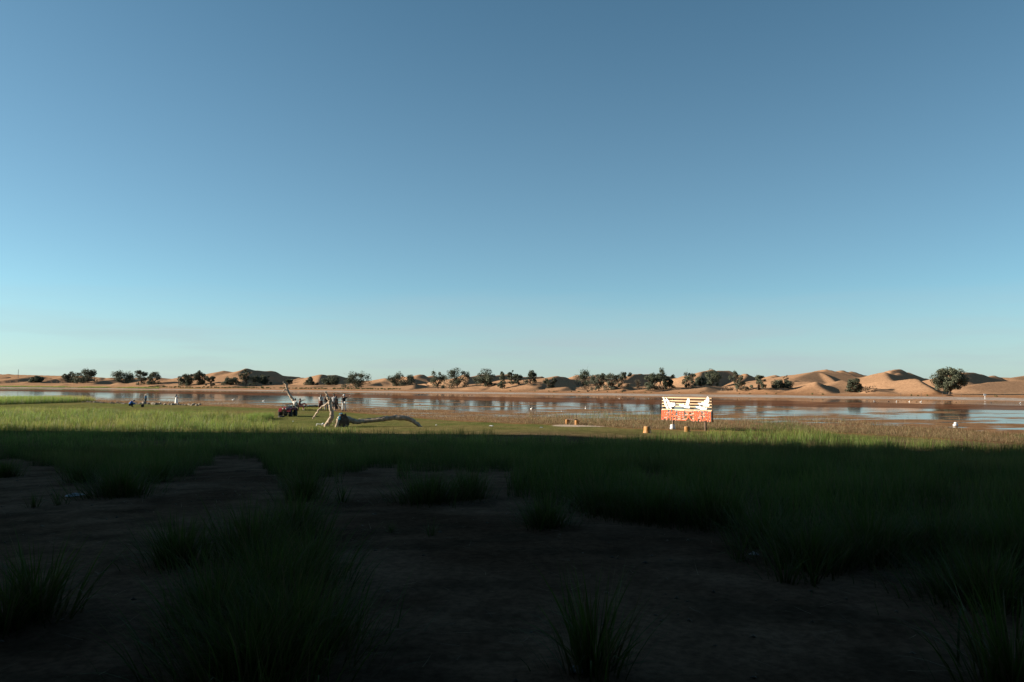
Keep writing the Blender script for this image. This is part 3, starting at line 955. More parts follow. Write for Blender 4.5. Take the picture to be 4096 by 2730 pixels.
def leaves(centres, radii, per, size, tint, rng):
    C = np.repeat(np.asarray(centres), per, axis=0); R = np.repeat(np.asarray(radii), per)
    n = len(C)
    d = rng.normal(0, 1, (n, 3)); d /= np.linalg.norm(d, axis=1)[:, None]
    rad = rng.random(n) ** .45
    P = C + d * (R * rad)[:, None] * np.array((1, 1, .85))
    t = rng.normal(0, 1, (n, 3)); t /= np.linalg.norm(t, axis=1)[:, None]
    u = np.cross(t, rng.normal(0, 1, (n, 3))); u /= np.linalg.norm(u, axis=1)[:, None]
    s = size * rng.uniform(.6, 1.4, n)[:, None]
    V = np.stack([P - t * s, P + u * s * .5, P + t * s, P - u * s * .5], 1)
    base = np.array(tint) * rng.uniform(.75, 1.25, (n, 1)) * np.repeat(rng.uniform(.8, 1.2, len(centres)), per)[:, None]
    col = np.repeat(base, 4, axis=0)
    return V.reshape(-1, 3), col

def make_tree(px, by, ty, w, kind, tf, lean, label, name='desert_tree', tint=(.075, .092, .052)):
    rng = np.random.default_rng(int(px * 7 + by))
    df = float(far_shore(px))
    p = hit(px, by, df * 1.02, df * 2.0, 2500)
    if p is None:
        y = df * 1.25; p = np.array([ray(px, by)[0] * y, y, tz(ray(px, by)[0] * y, y)])
    d = p[1]
    m = d / F
    Ht = (by - ty) * m; W = w * m
    top = at_depth(px, ty, d)[2] - p[2]
    Ht = max(top, Ht * .6); W *= 1.0 if kind == 'big' else 1.15
    t = thing(name, label, 'tree', (p[0], p[1], p[2] - .05), 0, 'trees on the far dunes')
    tf *= .7
    z0 = tf * Ht
    n = {'round': 24, 'airy': 17, 'bush': 24, 'bare': 14, 'big': 60, 'top': 17}[kind]
    cs = []
    while len(cs) < n:
        q = rng.uniform(-1, 1, 3)
        if np.linalg.norm(q) > 1 or (np.linalg.norm(q) < .35 and kind != 'bush'): continue
        x, yy = q[0] * W * .46, q[1] * W * .40
        z = z0 + (q[2] * .5 + .5) * (Ht - z0) * .90 + .03 * Ht
        if kind == 'bush': x *= 1.1 - .45 * max(0, (z / Ht - .4))
        if kind == 'top' and z > .5 * Ht: x *= .45; yy *= .45
        x += lean * z
        cs.append((x, yy, z))
    if kind not in ('big', 'bare'):
        for _ in range(4):
            cs.append((rng.uniform(-.5, .5) * W, rng.uniform(-.3, .3) * W, rng.uniform(.06, .22) * Ht))
        n = len(cs)
    cs = np.array(cs)
    rr = rng.uniform(.09, .20, n) * W * (1.0 if kind != 'airy' else .85)
    if kind == 'big': rr = rng.uniform(.10, .16, n) * W
    # limbs
    b = MB(); r0 = max(.05, .028 * Ht)
    order = rng.permutation(n)[: (n if kind in ('bare', 'airy', 'big') else n * 2 // 3)]
    fork = Vector((lean * z0 * .6, 0, max(z0 * .8, .12 * Ht)))
    stems = 1 if kind in ('round', 'big', 'airy') else 3
    for sidx in range(stems):
        off = Vector((rng.uniform(-.1, .1) * W * (stems > 1), rng.uniform(-.05, .05) * W, -.2))
        f2 = fork + Vector((off.x * 1.8, off.y, 0))
        random.seed(int(px) + sidx)
        b.tube([off, (off + f2) * .5 + Vector((rng.uniform(-.04, .04) * Ht, 0, 0)), f2], [r0 * 1.3, r0, r0 * .85], 7, jit=.08)
        for k in order[sidx::stems]:
            c = Vector(cs[k])
            mid = f2.lerp(c, .5) + Vector((rng.uniform(-.06, .06) * W, rng.uniform(-.05, .05) * W, rng.uniform(0, .07) * Ht))
            b.tube([f2 - Vector((0, 0, .05)), mid, c], [r0 * .6, r0 * .35, r0 * .12], 5, cap=False)
            for _ in range(4 if kind in ('bare', 'airy', 'top') else 1):
                e = c + Vector(rng.normal(0, 1, 3)) * float(rr[k]) * .9
                b.tube([mid.lerp(c, .6), e], [r0 * .16, r0 * .06], 3, cap=False)
    b.build('trunk', BARK, t)
    per = {'round': 150, 'airy': 105, 'bush': 140, 'bare': 14, 'big': 300, 'top': 110}[kind]
    tt = np.array(tint) * rng.uniform(.85, 1.15)
    V, C = leaves(cs, rr, per, (.13 if kind != 'big' else .12) * max(1.0, d / 190), tt, rng)
    nq = len(V) // 4
    me = np_mesh('crown', V, np.arange(len(V)), np.full(nq, 4), C)
    obj('crown', me, LEAF, t)
    return t

DRY = (.15, .105, .065)
TREES = [
    (145, 1530, 1503, 46, 'bush', .12, 0, 'small low desert tree'),
    (282, 1532, 1488, 46, 'airy', .30, -.15, 'small tree on a leaning trunk'),
    (345, 1531, 1479, 85, 'bush', .05, .1, 'broad bushy tree with foliage to the ground'),
    (490, 1529, 1482, 82, 'bush', .08, -.1, 'broad dark tree sloping down to the right'),
    (565, 1540, 1481, 62, 'airy', .35, 0, 'loose tree on a short trunk beside a smaller twin'),
    (612, 1539, 1490, 56, 'airy', .35, .1, 'tree with ragged branches right of its twin'),
    (745, 1543, 1492, 56, 'round', .15, .05, 'rounded dense tree left of the large dune'),
    (805, 1540, 1482, 50, 'round', .2, 0, 'upright dense tree at the left foot of the large dune'),
    (842, 1545, 1505, 36, 'airy', .5, 0, 'thin-stemmed small tree on the large dune foot'),
    (925, 1540, 1509, 48, 'bush', .05, 0, 'low bush on the lit side of the large dune'),
    (986, 1544, 1476, 48, 'airy', .3, -.05, 'tall slender tree reaching the large dune crest'),
    (1022, 1533, 1502, 30, 'airy', .3, 0, 'small thin tree in the shade of the large dune'),
    (1056, 1536, 1499, 44, 'round', .1, 0, 'rounded tree before the shaded dune slope'),
    (1156, 1536, 1512, 26, 'airy', .3, 0, 'tiny tree at the end of the shaded dune slope'),
    (1242, 1541, 1509, 46, 'top', .05, 0, 'bushy tree with a thin spike top'),
    (1328, 1541, 1503, 66, 'round', .12, 0, 'wide rounded tree behind the white-capped person'),
    (1432, 1553, 1492, 92, 'round', .22, 0, 'large spreading tree on a thick trunk'),
    (1604, 1543, 1494, 98, 'bush', .06, -.12, 'wide dry-topped bush alone in a gap'),
    (1752, 1555, 1485, 72, 'airy', .35, -.05, 'tree on a slanting trunk left of a taller one'),
    (1830, 1552, 1477, 86, 'round', .15, 0, 'tall full tree beside the slanting one'),
    (1940, 1546, 1479, 78, 'round', .12, 0, 'dense rounded tree before the dark dune face'),
    (2010, 1555, 1478, 38, 'top', .12, 0, 'narrow two-tiered tree'),
    (2045, 1540, 1480, 32, 'airy', .4, 0, 'slim tree on a bare stem'),
    (2072, 1539, 1495, 36, 'airy', .35, 0, 'small loose tree right of the slim one'),
    (2128, 1535, 1476, 52, 'top', .05, 0, 'pointed tree with a bushy foot on the skyline'),
    (2188, 1555, 1510, 48, 'airy', .4, .35, 'leaning small tree on a lit dune'),
    (2342, 1543, 1474, 78, 'top', .1, -.05, 'tall ragged tree with a dead top'),
    (2395, 1565, 1487, 60, 'round', .3, .05, 'tree with grey-green hanging foliage'),
    (2445, 1561, 1492, 64, 'round', .25, 0, 'full tree right of the hanging one'),
    (2484, 1549, 1480, 58, 'airy', .4, .3, 'open tree on a long slanting trunk'),
    (2552, 1561, 1515, 42, 'bare', .3, 0, 'leafless shrub on a dune'),
    (2610, 1561, 1492, 64, 'round', .2, 0, 'dense tree left of the signboard'),
    (2646, 1557, 1472, 58, 'top', .2, 0, 'tallest tree of the group above the signboard left end'),
    (2678, 1554, 1493, 46, 'round', .15, 0, 'dark tree above the signboard left half'),
    (2755, 1553, 1488, 62, 'airy', .2, .05, 'loose tree above the middle of the signboard'),
    (2800, 1543, 1505, 44, 'bush', .05, 0, 'dark low tree above the signboard right half'),
    (2846, 1545, 1479, 70, 'round', .12, 0, 'broad tree above the signboard right end'),
    (2950, 1567, 1478, 60, 'airy', .3, .05, 'tall forked tree with open branches'),
    (3040, 1560, 1484, 52, 'top', .25, 0, 'dark upright tree on two stems'),
    (3130, 1551, 1522, 78, 'bush', .02, 0, 'low green bush on a rounded dune'),
    (3425, 1570, 1511, 62, 'bush', .1, 0, 'grey-green bush before the pale dune'),
    (3800, 1580, 1455, 132, 'big', .14, -.05, 'by far the largest tree, with a dense round crown'),
]
for i, (a, b_, c_, w_, k_, tf_, ln_, lab) in enumerate(TREES):
    tn = (.12, .10, .065) if k_ in ('bare',) else ((.125, .135, .10) if i in (27, 28) else (.090, .100, .066))
    make_tree(a, b_, c_, w_, k_, tf_, ln_, lab + ', ' + ordinal(i + 1) + ' from the left', tint=tn)
make_tree(2350, 1569, 1537, 44, 'bare', .1, 0, 'brown leafless bush below the tall ragged tree', 'dry_bush', DRY)
make_tree(3143, 1530, 1497, 24, 'bare', .1, 0, 'bare dead treetop poking up behind the low green bush', 'dry_bush', DRY)
make_tree(3472, 1572, 1543, 56, 'bare', .05, .1, 'pale dry bush right of the grey-green bush', 'dry_bush', DRY)
make_tree(2910, 1563, 1548, 40, 'bare', .05, .1, 'low brown brush left of the tall forked tree', 'dry_bush', DRY)

# low green shrubs along the foot of the dunes
def shrub_mesh(rng, n=70, r=.35):
    V, C = leaves(rng.normal(0, .16, (7, 3)) * np.array((1, .6, .3)) + np.array((0, 0, .2)), np.full(7, .22), n // 7 * 3, .07, (.07, .10, .03), rng)
    return np_mesh('shrub', V, np.arange(len(V)), np.full(len(V) // 4, 4), C)
SHRUBS = [shrub_mesh(np.random.default_rng(k)) for k in range(4)]
def shrub(px, py, w, label, grp):
    df = float(far_shore(px))
    p = hit(px, py, df * 1.01, df * 1.6, 900)
    if p is None: return
    sc = w * p[1] / F / .7
    o = obj('shrub', SHRUBS[random.randrange(4)])
    o.location = p; o.rotation_euler = (0, 0, random.uniform(0, 6.3)); o.scale = (sc, sc, sc * random.uniform(.7, 1))
    tag(o, label, 'shrub', grp)
for m_ in SHRUBS: m_.materials.append(LEAF)
random.seed(5)
row = [(600 + i * 9.5 + random.uniform(-3, 3), 0) for i in range(106)]
for px, _ in row:
    if 1310 < px < 1330 or 1100 < px < 1112: continue
    py = far_row(px) - 9.5 - .004 * (px - 600) + random.uniform(-1.2, 1.2)
    shrub(px, py, random.uniform(7, 13), 'small green shrub in the far shore row, ' + ('left of the large dune' if px < 860 else 'below the large dune' if px < 1120 else 'between the dead limb and the white-capped person' if px < 1385 else 'right of the white-capped person'), 'green shrubs in a row along the far shore')
for px, lab in [(2040, 'left end of the gap'), (2140, 0), (2195, 0), (2215, 0), (2285, 0), (2315, 0), (2350, 0), (2430, 0), (2465, 0), (2490, 0), (2535, 0), (2580, 0), (2605, 0),
                (2716, 0), (2802, 0), (2958, 0), (2998, 0), (3066, 0), (3104, 0), (3250, 0), (3292, 0), (3646, 0), (3672, 0), (3709, 0), (3986, 0)]:
    LONE = globals().get('LONE', 0) + 1
    shrub(px, far_row(px) - 13 - .0015 * (px - 2000), 7 if px < 3200 else 10, 'small lone green shrub on the right half of the far beach, ' + ordinal(LONE) + ' from the left', 'lone green shrubs on the right half of the far beach')

# ---------------------------------------------------------------- weathered wood
WOOD = mat('weathered_wood', (.40, .315, .235), rough=.9, var=.45, scale=5, bump=.6, bscale=14, stretch=(1, 1, .35))
WOODD = mat('dark_wood', (.10, .07, .05), rough=.95, var=.5, scale=6, bump=.6, bscale=14)
PLANK = mat('sign_plank', (.70, .50, .30), rough=.7, var=.25, scale=6, stretch=(.2, 1, 1))
STUMPW = mat('stump_wood', (.34, .155, .035), rough=.6, var=.45, scale=9, bump=.3, bscale=20, stretch=(1, 1, .3), coat=.2)
STUMPD = mat('stump_top', (.34, .20, .09), rough=.8, var=.4, scale=14)

def world_pts(base, pts, y0):
    """pixel list -> points relative to base; each entry column, row, depth offset"""
    return [Vector(at_depth(px, py, y0 + dy)) - base for px, py, dy in pts]

def wiggle(pts, rad, sub=4, amp=.035):
    P = [Vector(p) for p in pts]; out = []; rr = []
    for i in range(len(P) - 1):
        p0, p1, p2, p3 = P[max(i - 1, 0)], P[i], P[i + 1], P[min(i + 2, len(P) - 1)]
        for k in range(sub):
            t_ = k / sub
            q = .5 * ((2 * p1) + (p2 - p0) * t_ + (2 * p0 - 5 * p1 + 4 * p2 - p3) * t_ * t_ + (3 * p1 - p0 - 3 * p2 + p3) * t_ ** 3)
            r_ = rad[i] + (rad[i + 1] - rad[i]) * t_
            out.append(q + Vector((random.uniform(-1, 1), random.uniform(-1, 1), random.uniform(-1, 1))) * amp * (1 if i + k else 0))
            rr.append(r_ * random.uniform(.88, 1.12))
    out.append(P[-1]); rr.append(rad[-1])
    return out, rr
_tube = MB.tube
def wood_tube(self, pts, rad, n=10, jit=.1, **k_):
    p_, r_ = wiggle(pts, rad if hasattr(rad, '__len__') else [rad] * len(pts))
    return _tube(self, p_, r_, n, jit=jit, **k_)
MB.wood = wood_tube
# forked upright dead log
b0 = Vector(flat(1310, 1712)); y0 = b0.y
t = thing('dead_log', 'pale forked dead log standing upright with a broken side branch', 'dead log', b0)
m = MB(); m.wood(world_pts(b0, [(1300, 1718, 0), (1308, 1700, 0), (1318, 1685, 0), (1327, 1668, .05), (1328, 1650, .1), (1324, 1635, .1), (1320, 1618, .1), (1320, 1606, .1), (1321, 1597, .1)], y0),
                 [.17, .17, .165, .15, .13, .12, .115, .11, .085], 12, jit=.06)
m.build('trunk', WOOD, t)
m = MB(); m.wood(world_pts(b0, [(1318, 1612, .1), (1313, 1597, .12), (1307, 1582, .15), (1302, 1568, .2)], y0), [.10, .085, .075, .062], 9, jit=.06)
m.build('branch', WOOD, t)
m = MB(); m.wood(world_pts(b0, [(1318, 1606, .1), (1306, 1616, .25), (1291, 1626, .45), (1275, 1640, .6), (1268, 1652, .7), (1260, 1664, .75), (1252, 1675, .8)], y0),
                 [.055, .055, .06, .065, .06, .055, .05], 8, jit=.08)
m.build('branch', WOOD, t)

# long driftwood trunk with its root plate
b0 = Vector(flat(1350, 1713)); y0 = b0.y
t = thing('driftwood_trunk', 'long bleached driftwood trunk lying on the lawn, root plate on its left', 'driftwood', b0)
m = MB(); m.wood(world_pts(b0, [(1362, 1680, .1), (1385, 1677, .1), (1405, 1684, .1), (1430, 1688, .1), (1470, 1682, .1), (1510, 1680, .1), (1545, 1675, .1), (1580, 1671, .1), (1615, 1673, .1),
                                (1640, 1680, .1), (1660, 1690, .05), (1680, 1706, 0), (1700, 1722, 0)], y0),
                 [.22, .23, .20, .17, .16, .155, .165, .175, .17, .155, .135, .11, .08], 12, jit=.09)
m.build('trunk', WOOD, t)
m = MB(); random.seed(3)
m.ball((at_depth(1372, 1690, y0) - np.array(b0)), (.42, .25, .46), 12, 8, jit=.2)
m.build('root_plate', WOODD, t)
m = MB()
m.wood(world_pts(b0, [(1356, 1672, -.1), (1350, 1690, -.3), (1344, 1716, -.3)], y0), [.11, .10, .12], 8, jit=.12)
m.build('root', WOOD, t)
for k in range(9):
    a = 2.1 + k * .45
    m = MB(); c = Vector(at_depth(1368, 1692, y0)) - b0
    m.wood([c, c + Vector((math.cos(a) * .4, -.2, math.sin(a) * .3)), c + Vector((math.cos(a) * random.uniform(.5, .7), -.3, math.sin(a) * random.uniform(.3, .5)))], [.07, .04, .015], 5, jit=.15)
    m.build('root', WOOD, t)
m = MB()
m.wood(world_pts(b0, [(1368, 1682, 0), (1362, 1668, 0), (1366, 1660, .05), (1362, 1650, .05)], y0), [.2, .17, .12, .04], 8, jit=.2)
m.wood(world_pts(b0, [(1366, 1668, 0), (1380, 1662, 0), (1384, 1655, 0)], y0), [.12, .09, .03], 7, jit=.2)
m.build('root', WOODD, t)
BLUE = mat('blue_scarf_cloth', (.12, .42, .60), rough=.7, var=.2, scale=20)
bs = Vector(at_depth(1358, 1678, y0 - .45))
def scarf(px, py, hpx, label):
    p = Vector(at_depth(px, py, y0 - .42)); h = hpx * y0 / F
    R = []
    for j in range(7):
        w = .06 + .02 * math.sin(j * 1.7); z = -h * j / 6
        R.append([Vector((w * math.cos(a) * 1.0, .02 * math.sin(a) + .012 * math.sin(j * 2 + a * 2), z)) for a in [2 * math.pi * k / 10 for k in range(10)]])
    o = MB().rings(R).build('blue_scarf', BLUE); o.location = p
    tag(o, label, 'scarf', 'blue scarves on the root plate')
scarf(1358, 1666, 14, 'bright blue scarf hanging low on the driftwood root plate')
scarf(1360, 1655, 5, 'small blue scarf tied high on the driftwood root')
scarf(1367, 1653, 3, 'tiny blue scarf knot at the tip of the driftwood root')

# fallen dead tree the people sit on, one limb pointing at the sky
b0 = Vector(flat(1205, 1638)); y0 = b0.y
t = thing('dead_tree', 'fallen dead tree by the water, one bare limb rising behind the quad bike', 'dead tree', b0)
m = MB(); m.wood(world_pts(b0, [(1288, 1630, 0), (1262, 1628, 0), (1235, 1629, 0), (1210, 1631, 0), (1190, 1628, 0)], y0), [.16, .20, .22, .24, .24], 10, jit=.1)
m.build('trunk', WOODD, t)
m = MB(); m.wood(world_pts(b0, [(1194, 1629, 0), (1184, 1617, 0), (1173, 1602, 0), (1163, 1587, 0), (1155, 1572, .05), (1149, 1556, .1), (1145, 1543, .1), (1140, 1535, .1), (1133, 1530, .1)], y0),
                 [.22, .20, .175, .155, .135, .12, .10, .08, .06], 10, jit=.08)
m.build('limb', WOOD, t)
m = MB(); m.wood(world_pts(b0, [(1147, 1549, .1), (1150, 1541, .1), (1148, 1535, .1), (1143, 1534, .1)], y0), [.09, .08, .075, .04], 8, jit=.1)
m.build('branch', WOOD, t)
m = MB(); m.wood(world_pts(b0, [(1148, 1560, .1), (1139, 1560, 0), (1133, 1565, -.05), (1128, 1569, -.1)], y0), [.08, .075, .06, .03], 8, jit=.1)
m.build('branch', WOOD, t)
# dark pole leaning near the standing group
b0 = Vector(flat(1372, 1644)); y0 = b0.y
o = MB().wood(world_pts(b0, [(1374, 1645, 0), (1362, 1634, .1), (1349, 1619, .3)], y0), [.09, .08, .06], 8, jit=.1).build('leaning_branch', WOODD)
o.location = b0; tag(o, 'short dark branch leaning towards the people, left of the person in white trousers', 'branch')

# ---------------------------------------------------------------- log bench and stumps
def log_mesh(r, h, n=16, jit=.07, flare=1.15):
    rings = []
    ph = [random.uniform(0, 6.28) for _ in range(3)]
    for j in range(7):
        f = j / 6; rr = r * (flare + (1 - flare) * min(1, f * 2.2))
        if j == 6: rr *= .93
        rings.append([((rr * (1 + jit * math.sin(3 * a + ph[0]) + jit * .6 * math.sin(7 * a + ph[1] + f))) * math.cos(a), rr * (1 + jit * math.sin(2 * a + ph[2])) * math.sin(a), h * f - (.04 if j == 0 else 0)) for a in [2 * math.pi * k / n for k in range(n)]])
    return MB().rings(rings)
p1, p2 = Vector(flat(2270, 1699)), Vector(flat(2308, 1702))
t = thing('log_bench', 'low bench of one plank laid over two yellow log legs', 'bench', (p1 + p2) / 2)
c = (p1 + p2) / 2
random.seed(8)
for p in (p1, p2):
    o = log_mesh(.16, .37).build('leg', STUMPW, t); o.location = p - c
m = MB().box((0, 0, .395), (p2.x - p1.x + .34, .30, .045), Matrix.Rotation(math.atan2(p2.y - p1.y, p2.x - p1.x), 4, 'Z'), .01)
m.build('seat', WOODD, t)
for px, py, r, h, lab in ((2589, 1737, .20, .45, 'orange brown tree stump left of the signboard'), (2748, 1731, .17, .36, 'short yellow tree stump under the middle of the signboard')):
    p = Vector(flat(px, py))
    t = thing('tree_stump', lab, 'stump', p, 0, 'cut stumps by the signboard')
    log_mesh(r, h, 18, .08, 1.3 if px < 2700 else 1.1).build('side', STUMPW, t)
    MB().lathe([(r * .86, h + .002), (r * .8, h + .012), (.01, h + .014)], n=18).build('cut_face', STUMPD, t)

# ---------------------------------------------------------------- signboard with swans
WHITE = mat('white_paint', (.80, .80, .78), rough=.5, var=.06, scale=6)
RED = mat('red_paint', (.66, .12, .035), rough=.5, var=.15, scale=9)
POSTM = mat('sign_post_wood', (.15, .10, .07), rough=.9, var=.4, scale=8, bump=.4, stretch=(1, 1, .2))
BOX = mat('letter_side', (.10, .02, .012), rough=.6)
WRAP = mat('white_wrap', (.66, .66, .66), rough=.6, var=.25, scale=16, bump=.5, bscale=18)
SROT = math.radians(42)
sc = Vector(flat(2748, 1722)); SD = sc.y; PPM = F / SD
t = thing('signboard', 'slatted lakeside signboard with red letters and white swan cutouts', 'sign', sc, -SROT)
kx = 1.0 / (PPM * (math.cos(SROT) + math.sin(SROT) * sc.x / sc.y))
def sx(zx): return ((2600 + zx / 7.84) - 2748) * kx
def sz(zy): return CAMH - ((1540 + zy / 7.84) - HORIZON) / PPM
for zx in (712, 1718):
    m = MB(); x = sx(zx)
    m.tube([(x, .06, -.25), (x, .06, .7), (x, .06, sz(400))], [.075, .07, .06], 10, jit=.04)
    m.build('post', POSTM, t)
for zx0, zx1, zy in ((385, 1930, 413), (380, 1930, 508), (380, 1935, 594), (380, 1935, 682), (378, 1940, 785), (600, 1940, 880), (600, 1925, 968), (600, 1925, 1052)):
    m = MB().box(((sx(zx0) + sx(zx1)) / 2, -.03, sz(zy)), (sx(zx1) - sx(zx0), .03, .068), None, .006)
    m.build('slat', PLANK, t)
SW = [
    [(415, 390), (435, 395), (480, 470), (520, 480), (520, 530), (510, 560), (540, 650), (560, 690), (600, 740), (580, 760), (540, 765), (500, 700), (460, 620), (455, 580), (440, 500), (415, 430)],
    [(520, 395), (540, 410), (580, 480), (625, 500), (630, 550), (650, 570), (700, 555), (710, 570), (800, 565), (820, 590), (810, 650), (770, 690), (690, 700), (680, 720), (705, 745), (690, 770), (660, 770), (630, 730), (600, 680), (570, 620), (560, 560), (530, 480)],
    [(925, 605), (960, 610), (1040, 620), (1055, 580), (1075, 575), (1090, 630), (1140, 635), (1160, 530), (1200, 440), (1215, 415), (1250, 425), (1270, 490), (1265, 540), (1225, 640), (1220, 680), (1250, 650), (1275, 655), (1260, 735), (1100, 725), (1070, 690), (990, 675), (945, 650)],
    [(1510, 560), (1560, 555), (1620, 560), (1650, 520), (1680, 530), (1690, 560), (1720, 480), (1780, 440), (1800, 360), (1830, 360), (1860, 430), (1865, 490), (1830, 570), (1810, 610), (1850, 590), (1875, 610), (1850, 660), (1700, 660), (1660, 620), (1580, 615), (1540, 590)],
    [(1450, 665), (1490, 660), (1550, 665), (1565, 635), (1595, 640), (1610, 670), (1690, 680), (1720, 680), (1740, 720), (1780, 690), (1800, 710), (1780, 765), (1600, 765), (1580, 735), (1500, 720), (1465, 690)],
]
for i, poly in enumerate(SW):
    yo = -.075 if i in (1, 4) else -.048
    MB().prism([(sx(a), sz(b)) for a, b in poly], yo - .012, yo + .012).build('swan_cutout', WHITE, t, smooth=False)
def glyph(ch, size_x, size_z, cx, cz, y, depth, grow, material, name):
    cu = bpy.data.curves.new('glyph', 'FONT'); cu.body = ch; cu.size = 1.0; cu.extrude = .5
    cu.resolution_u = 3
    o = bpy.data.objects.new('glyph', cu); COL.objects.link(o)
    dg = bpy.context.evaluated_depsgraph_get()
    me = bpy.data.meshes.new_from_object(o.evaluated_get(dg))
    bpy.data.objects.remove(o); bpy.data.curves.remove(cu)
    if len(me.vertices) == 0:
        return None
    co = np.zeros(len(me.vertices) * 3); me.vertices.foreach_get('co', co); co = co.reshape(-1, 3)
    fs = [tuple(p.vertices)[::-1] for p in me.polygons]
    V = []; FS = []
    shifts = [(0, 0)] + [(grow * math.cos(a), grow * math.sin(a)) for a in [k * math.pi / 4 for k in range(8)]]
    for i, (dx, dz_) in enumerate(shifts):            # brush-thick strokes
        n0 = len(V)
        for p in co:
            V.append(((p[0] - .5 + dx) * size_x + cx, y - .0007 * i + p[2] * depth, (p[1] - .38 + dz_) * size_z + cz))
        FS += [tuple(q + n0 for q in f) for f in fs]
    me2 = bpy.data.meshes.new(name); me2.from_pydata(V, [], FS)
    return obj(name, me2, material, t)
ZC = (sz(795) + sz(1115)) / 2
for i, (ch, zx0, zx1) in enumerate((('腾', 370, 605), ('格', 605, 880), ('里', 870, 1130), ('天', 1120, 1375), ('鹅', 1370, 1655), ('湖', 1655, 1935))):
    cx = (sx(zx0) + sx(zx1)) / 2; w = (sx(zx1) - sx(zx0)) * 1.03
    glyph(ch, w, .73, cx, ZC - .01 * i / 5, -.085, .035, .029, WHITE, 'character_outline')
    glyph(ch, w, .73, cx, ZC - .01 * i / 5, -.115, .024, .011, RED, 'character')
# dark side board at the right end
MB().box((sx(1942), .02, (sz(785) + sz(1140)) / 2), (.03, .10, sz(785) - sz(1140)), None, .004).build('side_board', BOX, t)
MB().box((sx(1938), .02, (sz(410) + sz(785)) / 2), (.02, .05, sz(410) - sz(785)), None, .004).build('side_board', POSTM, t)
m = MB(); random.seed(4); x = sx(695)
m.lathe([(.10, -.03), (.16, .02), (.18, .1), (.15, .2), (.17, .27), (.12, .34)], (x, .05, 0), 14)
m.v = [(a + random.uniform(-.018, .018), b + random.uniform(-.018, .018), c + random.uniform(-.015, .015)) for a, b, c in m.v]
m.build('wrapped_post_base', WRAP, t)

# small white plate on a post on the far beach
p = hit(3940, 1598, 100, 200)
t = thing('plate_sign', 'small blank white plate on a thin post on the far right beach', 'sign', p)
MB().tube([(0, 0, -.2), (0, 0, .6)], .03, 8).build('post', WHITE, t)
MB().box((0, -.03, .74), (.40, .04, .30), None, .012).build('plate', WHITE, t)
FENCE = mat('fence_post_wood', (.10, .08, .065), rough=.9)
for i, px in enumerate((3604, 3685, 3770, 3845, 4020, 4088)):
    q = hit(px, 1588 - (0 if px < 3900 else 5), 100, 260)
    if q is None: continue
    o = MB().tube([(0, 0, -.2), (random.uniform(-.05, .05), 0, .75)], [.03, .022], 6).build('fence_post', FENCE)
    o.location = q; tag(o, 'thin wooden fence post below the right dunes, ' + ordinal(i + 1) + ' from the left', 'fence post', 'thin fence posts below the right dunes')
# far mast on the left skyline
dm = 620.0; p = at_depth(73, 1499, dm); zt = at_depth(73, 1478, dm)[2]
t = thing('radio_mast', 'thin lattice mast on the far left skyline', 'mast', (p[0], dm, tz(p[0], dm) - .3))
MM = mat('mast_steel', (.25, .25, .26), rough=.6, metal=.3)
hm = zt - tz(p[0], dm) + .3
for a in range(3):
    MB().tube([(.35 * math.cos(a * 2.1), .35 * math.sin(a * 2.1), 0), (.08 * math.cos(a * 2.1), .08 * math.sin(a * 2.1), hm)], .05, 5).build('leg', MM, t)
m = MB()
for j in range(12):
    f = j / 12; r = .35 - .27 * f; r2 = .35 - .27 * (j + 1) / 12
    for a in range(3):
        m.tube([(r * math.cos(a * 2.1), r * math.sin(a * 2.1), hm * f), (r2 * math.cos((a + 1) * 2.1), r2 * math.sin((a + 1) * 2.1), hm * (j + 1) / 12)], .025, 4, cap=False)
m.build('bracing', MM, t)

# ---------------------------------------------------------------- quad bike
RUB = mat('tyre_rubber', (.018, .018, .019), rough=.85, bump=.4, bscale=30)
REDP = mat('quad_red_plastic', (.26, .018, .014), rough=.4, var=.12, scale=5, spec=.5, coat=.3)
BLK = mat('quad_black', (.02, .02, .021), rough=.5, spec=.4)
STEEL = mat('quad_steel', (.30, .30, .31), rough=.4, metal=.8)
GLASS = mat('headlight_glass', (.75, .72, .65), rough=.15, var=.1, spec=.6)
qp = Vector(flat(1152, 1670))
t = thing('quad_bike', 'red four-wheeled quad bike with black racks parked on the lawn', 'quad bike', qp, math.radians(-93))
t.scale = (1.04, 1.04, 1.22)
def wheel(x, y):
    w = MB(); R = .275; W = .23
    prof = [(.14, -W / 2), (.22, -W / 2 - .01), (R - .03, -W / 2 + .01), (R, -W / 2 + .05), (R + .005, 0), (R, W / 2 - .05), (R - .03, W / 2 - .01), (.22, W / 2 + .01), (.14, W / 2)]
    w.lathe(prof, (0, 0, 0), 28, 'y')
    for k in range(20):
        a = 2 * math.pi * k / 20
        for s in (-1, 1):
            w.box((math.cos(a) * (R + .006), s * .055, math.sin(a) * (R + .006)), (.03, .08, .028), Matrix.Rotation(-a, 4, 'Y'))
    o = w.build('tyre', RUB, t); o.location = (x, y, R)
    r = MB().lathe([(.02, -.10), (.13, -.10), (.145, -.11), (.145, .11), (.13, .10), (.02, .10)], (0, 0, 0), 20, 'y').build('rim', STEEL, o)
for x in (.62, -.58):
    for y in (.42, -.42):
        wheel(x, y)
m = MB()
for s in (1, -1):
    m.tube([(.30, s * .05, .34), (.62, s * .32, .28)], .02, 6); m.tube([(.72, s * .05, .34), (.62, s * .32, .28)], .02, 6)
    m.tube([(.5, s * .1, .62), (.62, s * .28, .32)], .03, 8)
m.tube([(-.58, -.36, .275), (-.58, .36, .275)], .03, 8)
m.build('suspension', STEEL, t)
m = MB().box((0, 0, .42), (.9, .26, .22), None, .03); m.box((.05, .17, .36), (.28, .08, .2), None, .02); m.tube([(-.1, -.16, .3), (-.6, -.2, .42), (-.85, -.2, .45)], [.025, .03, .05], 8)
for s in (1, -1): m.box((-.02, s * .3, .27), (.45, .2, .03), None, .01)
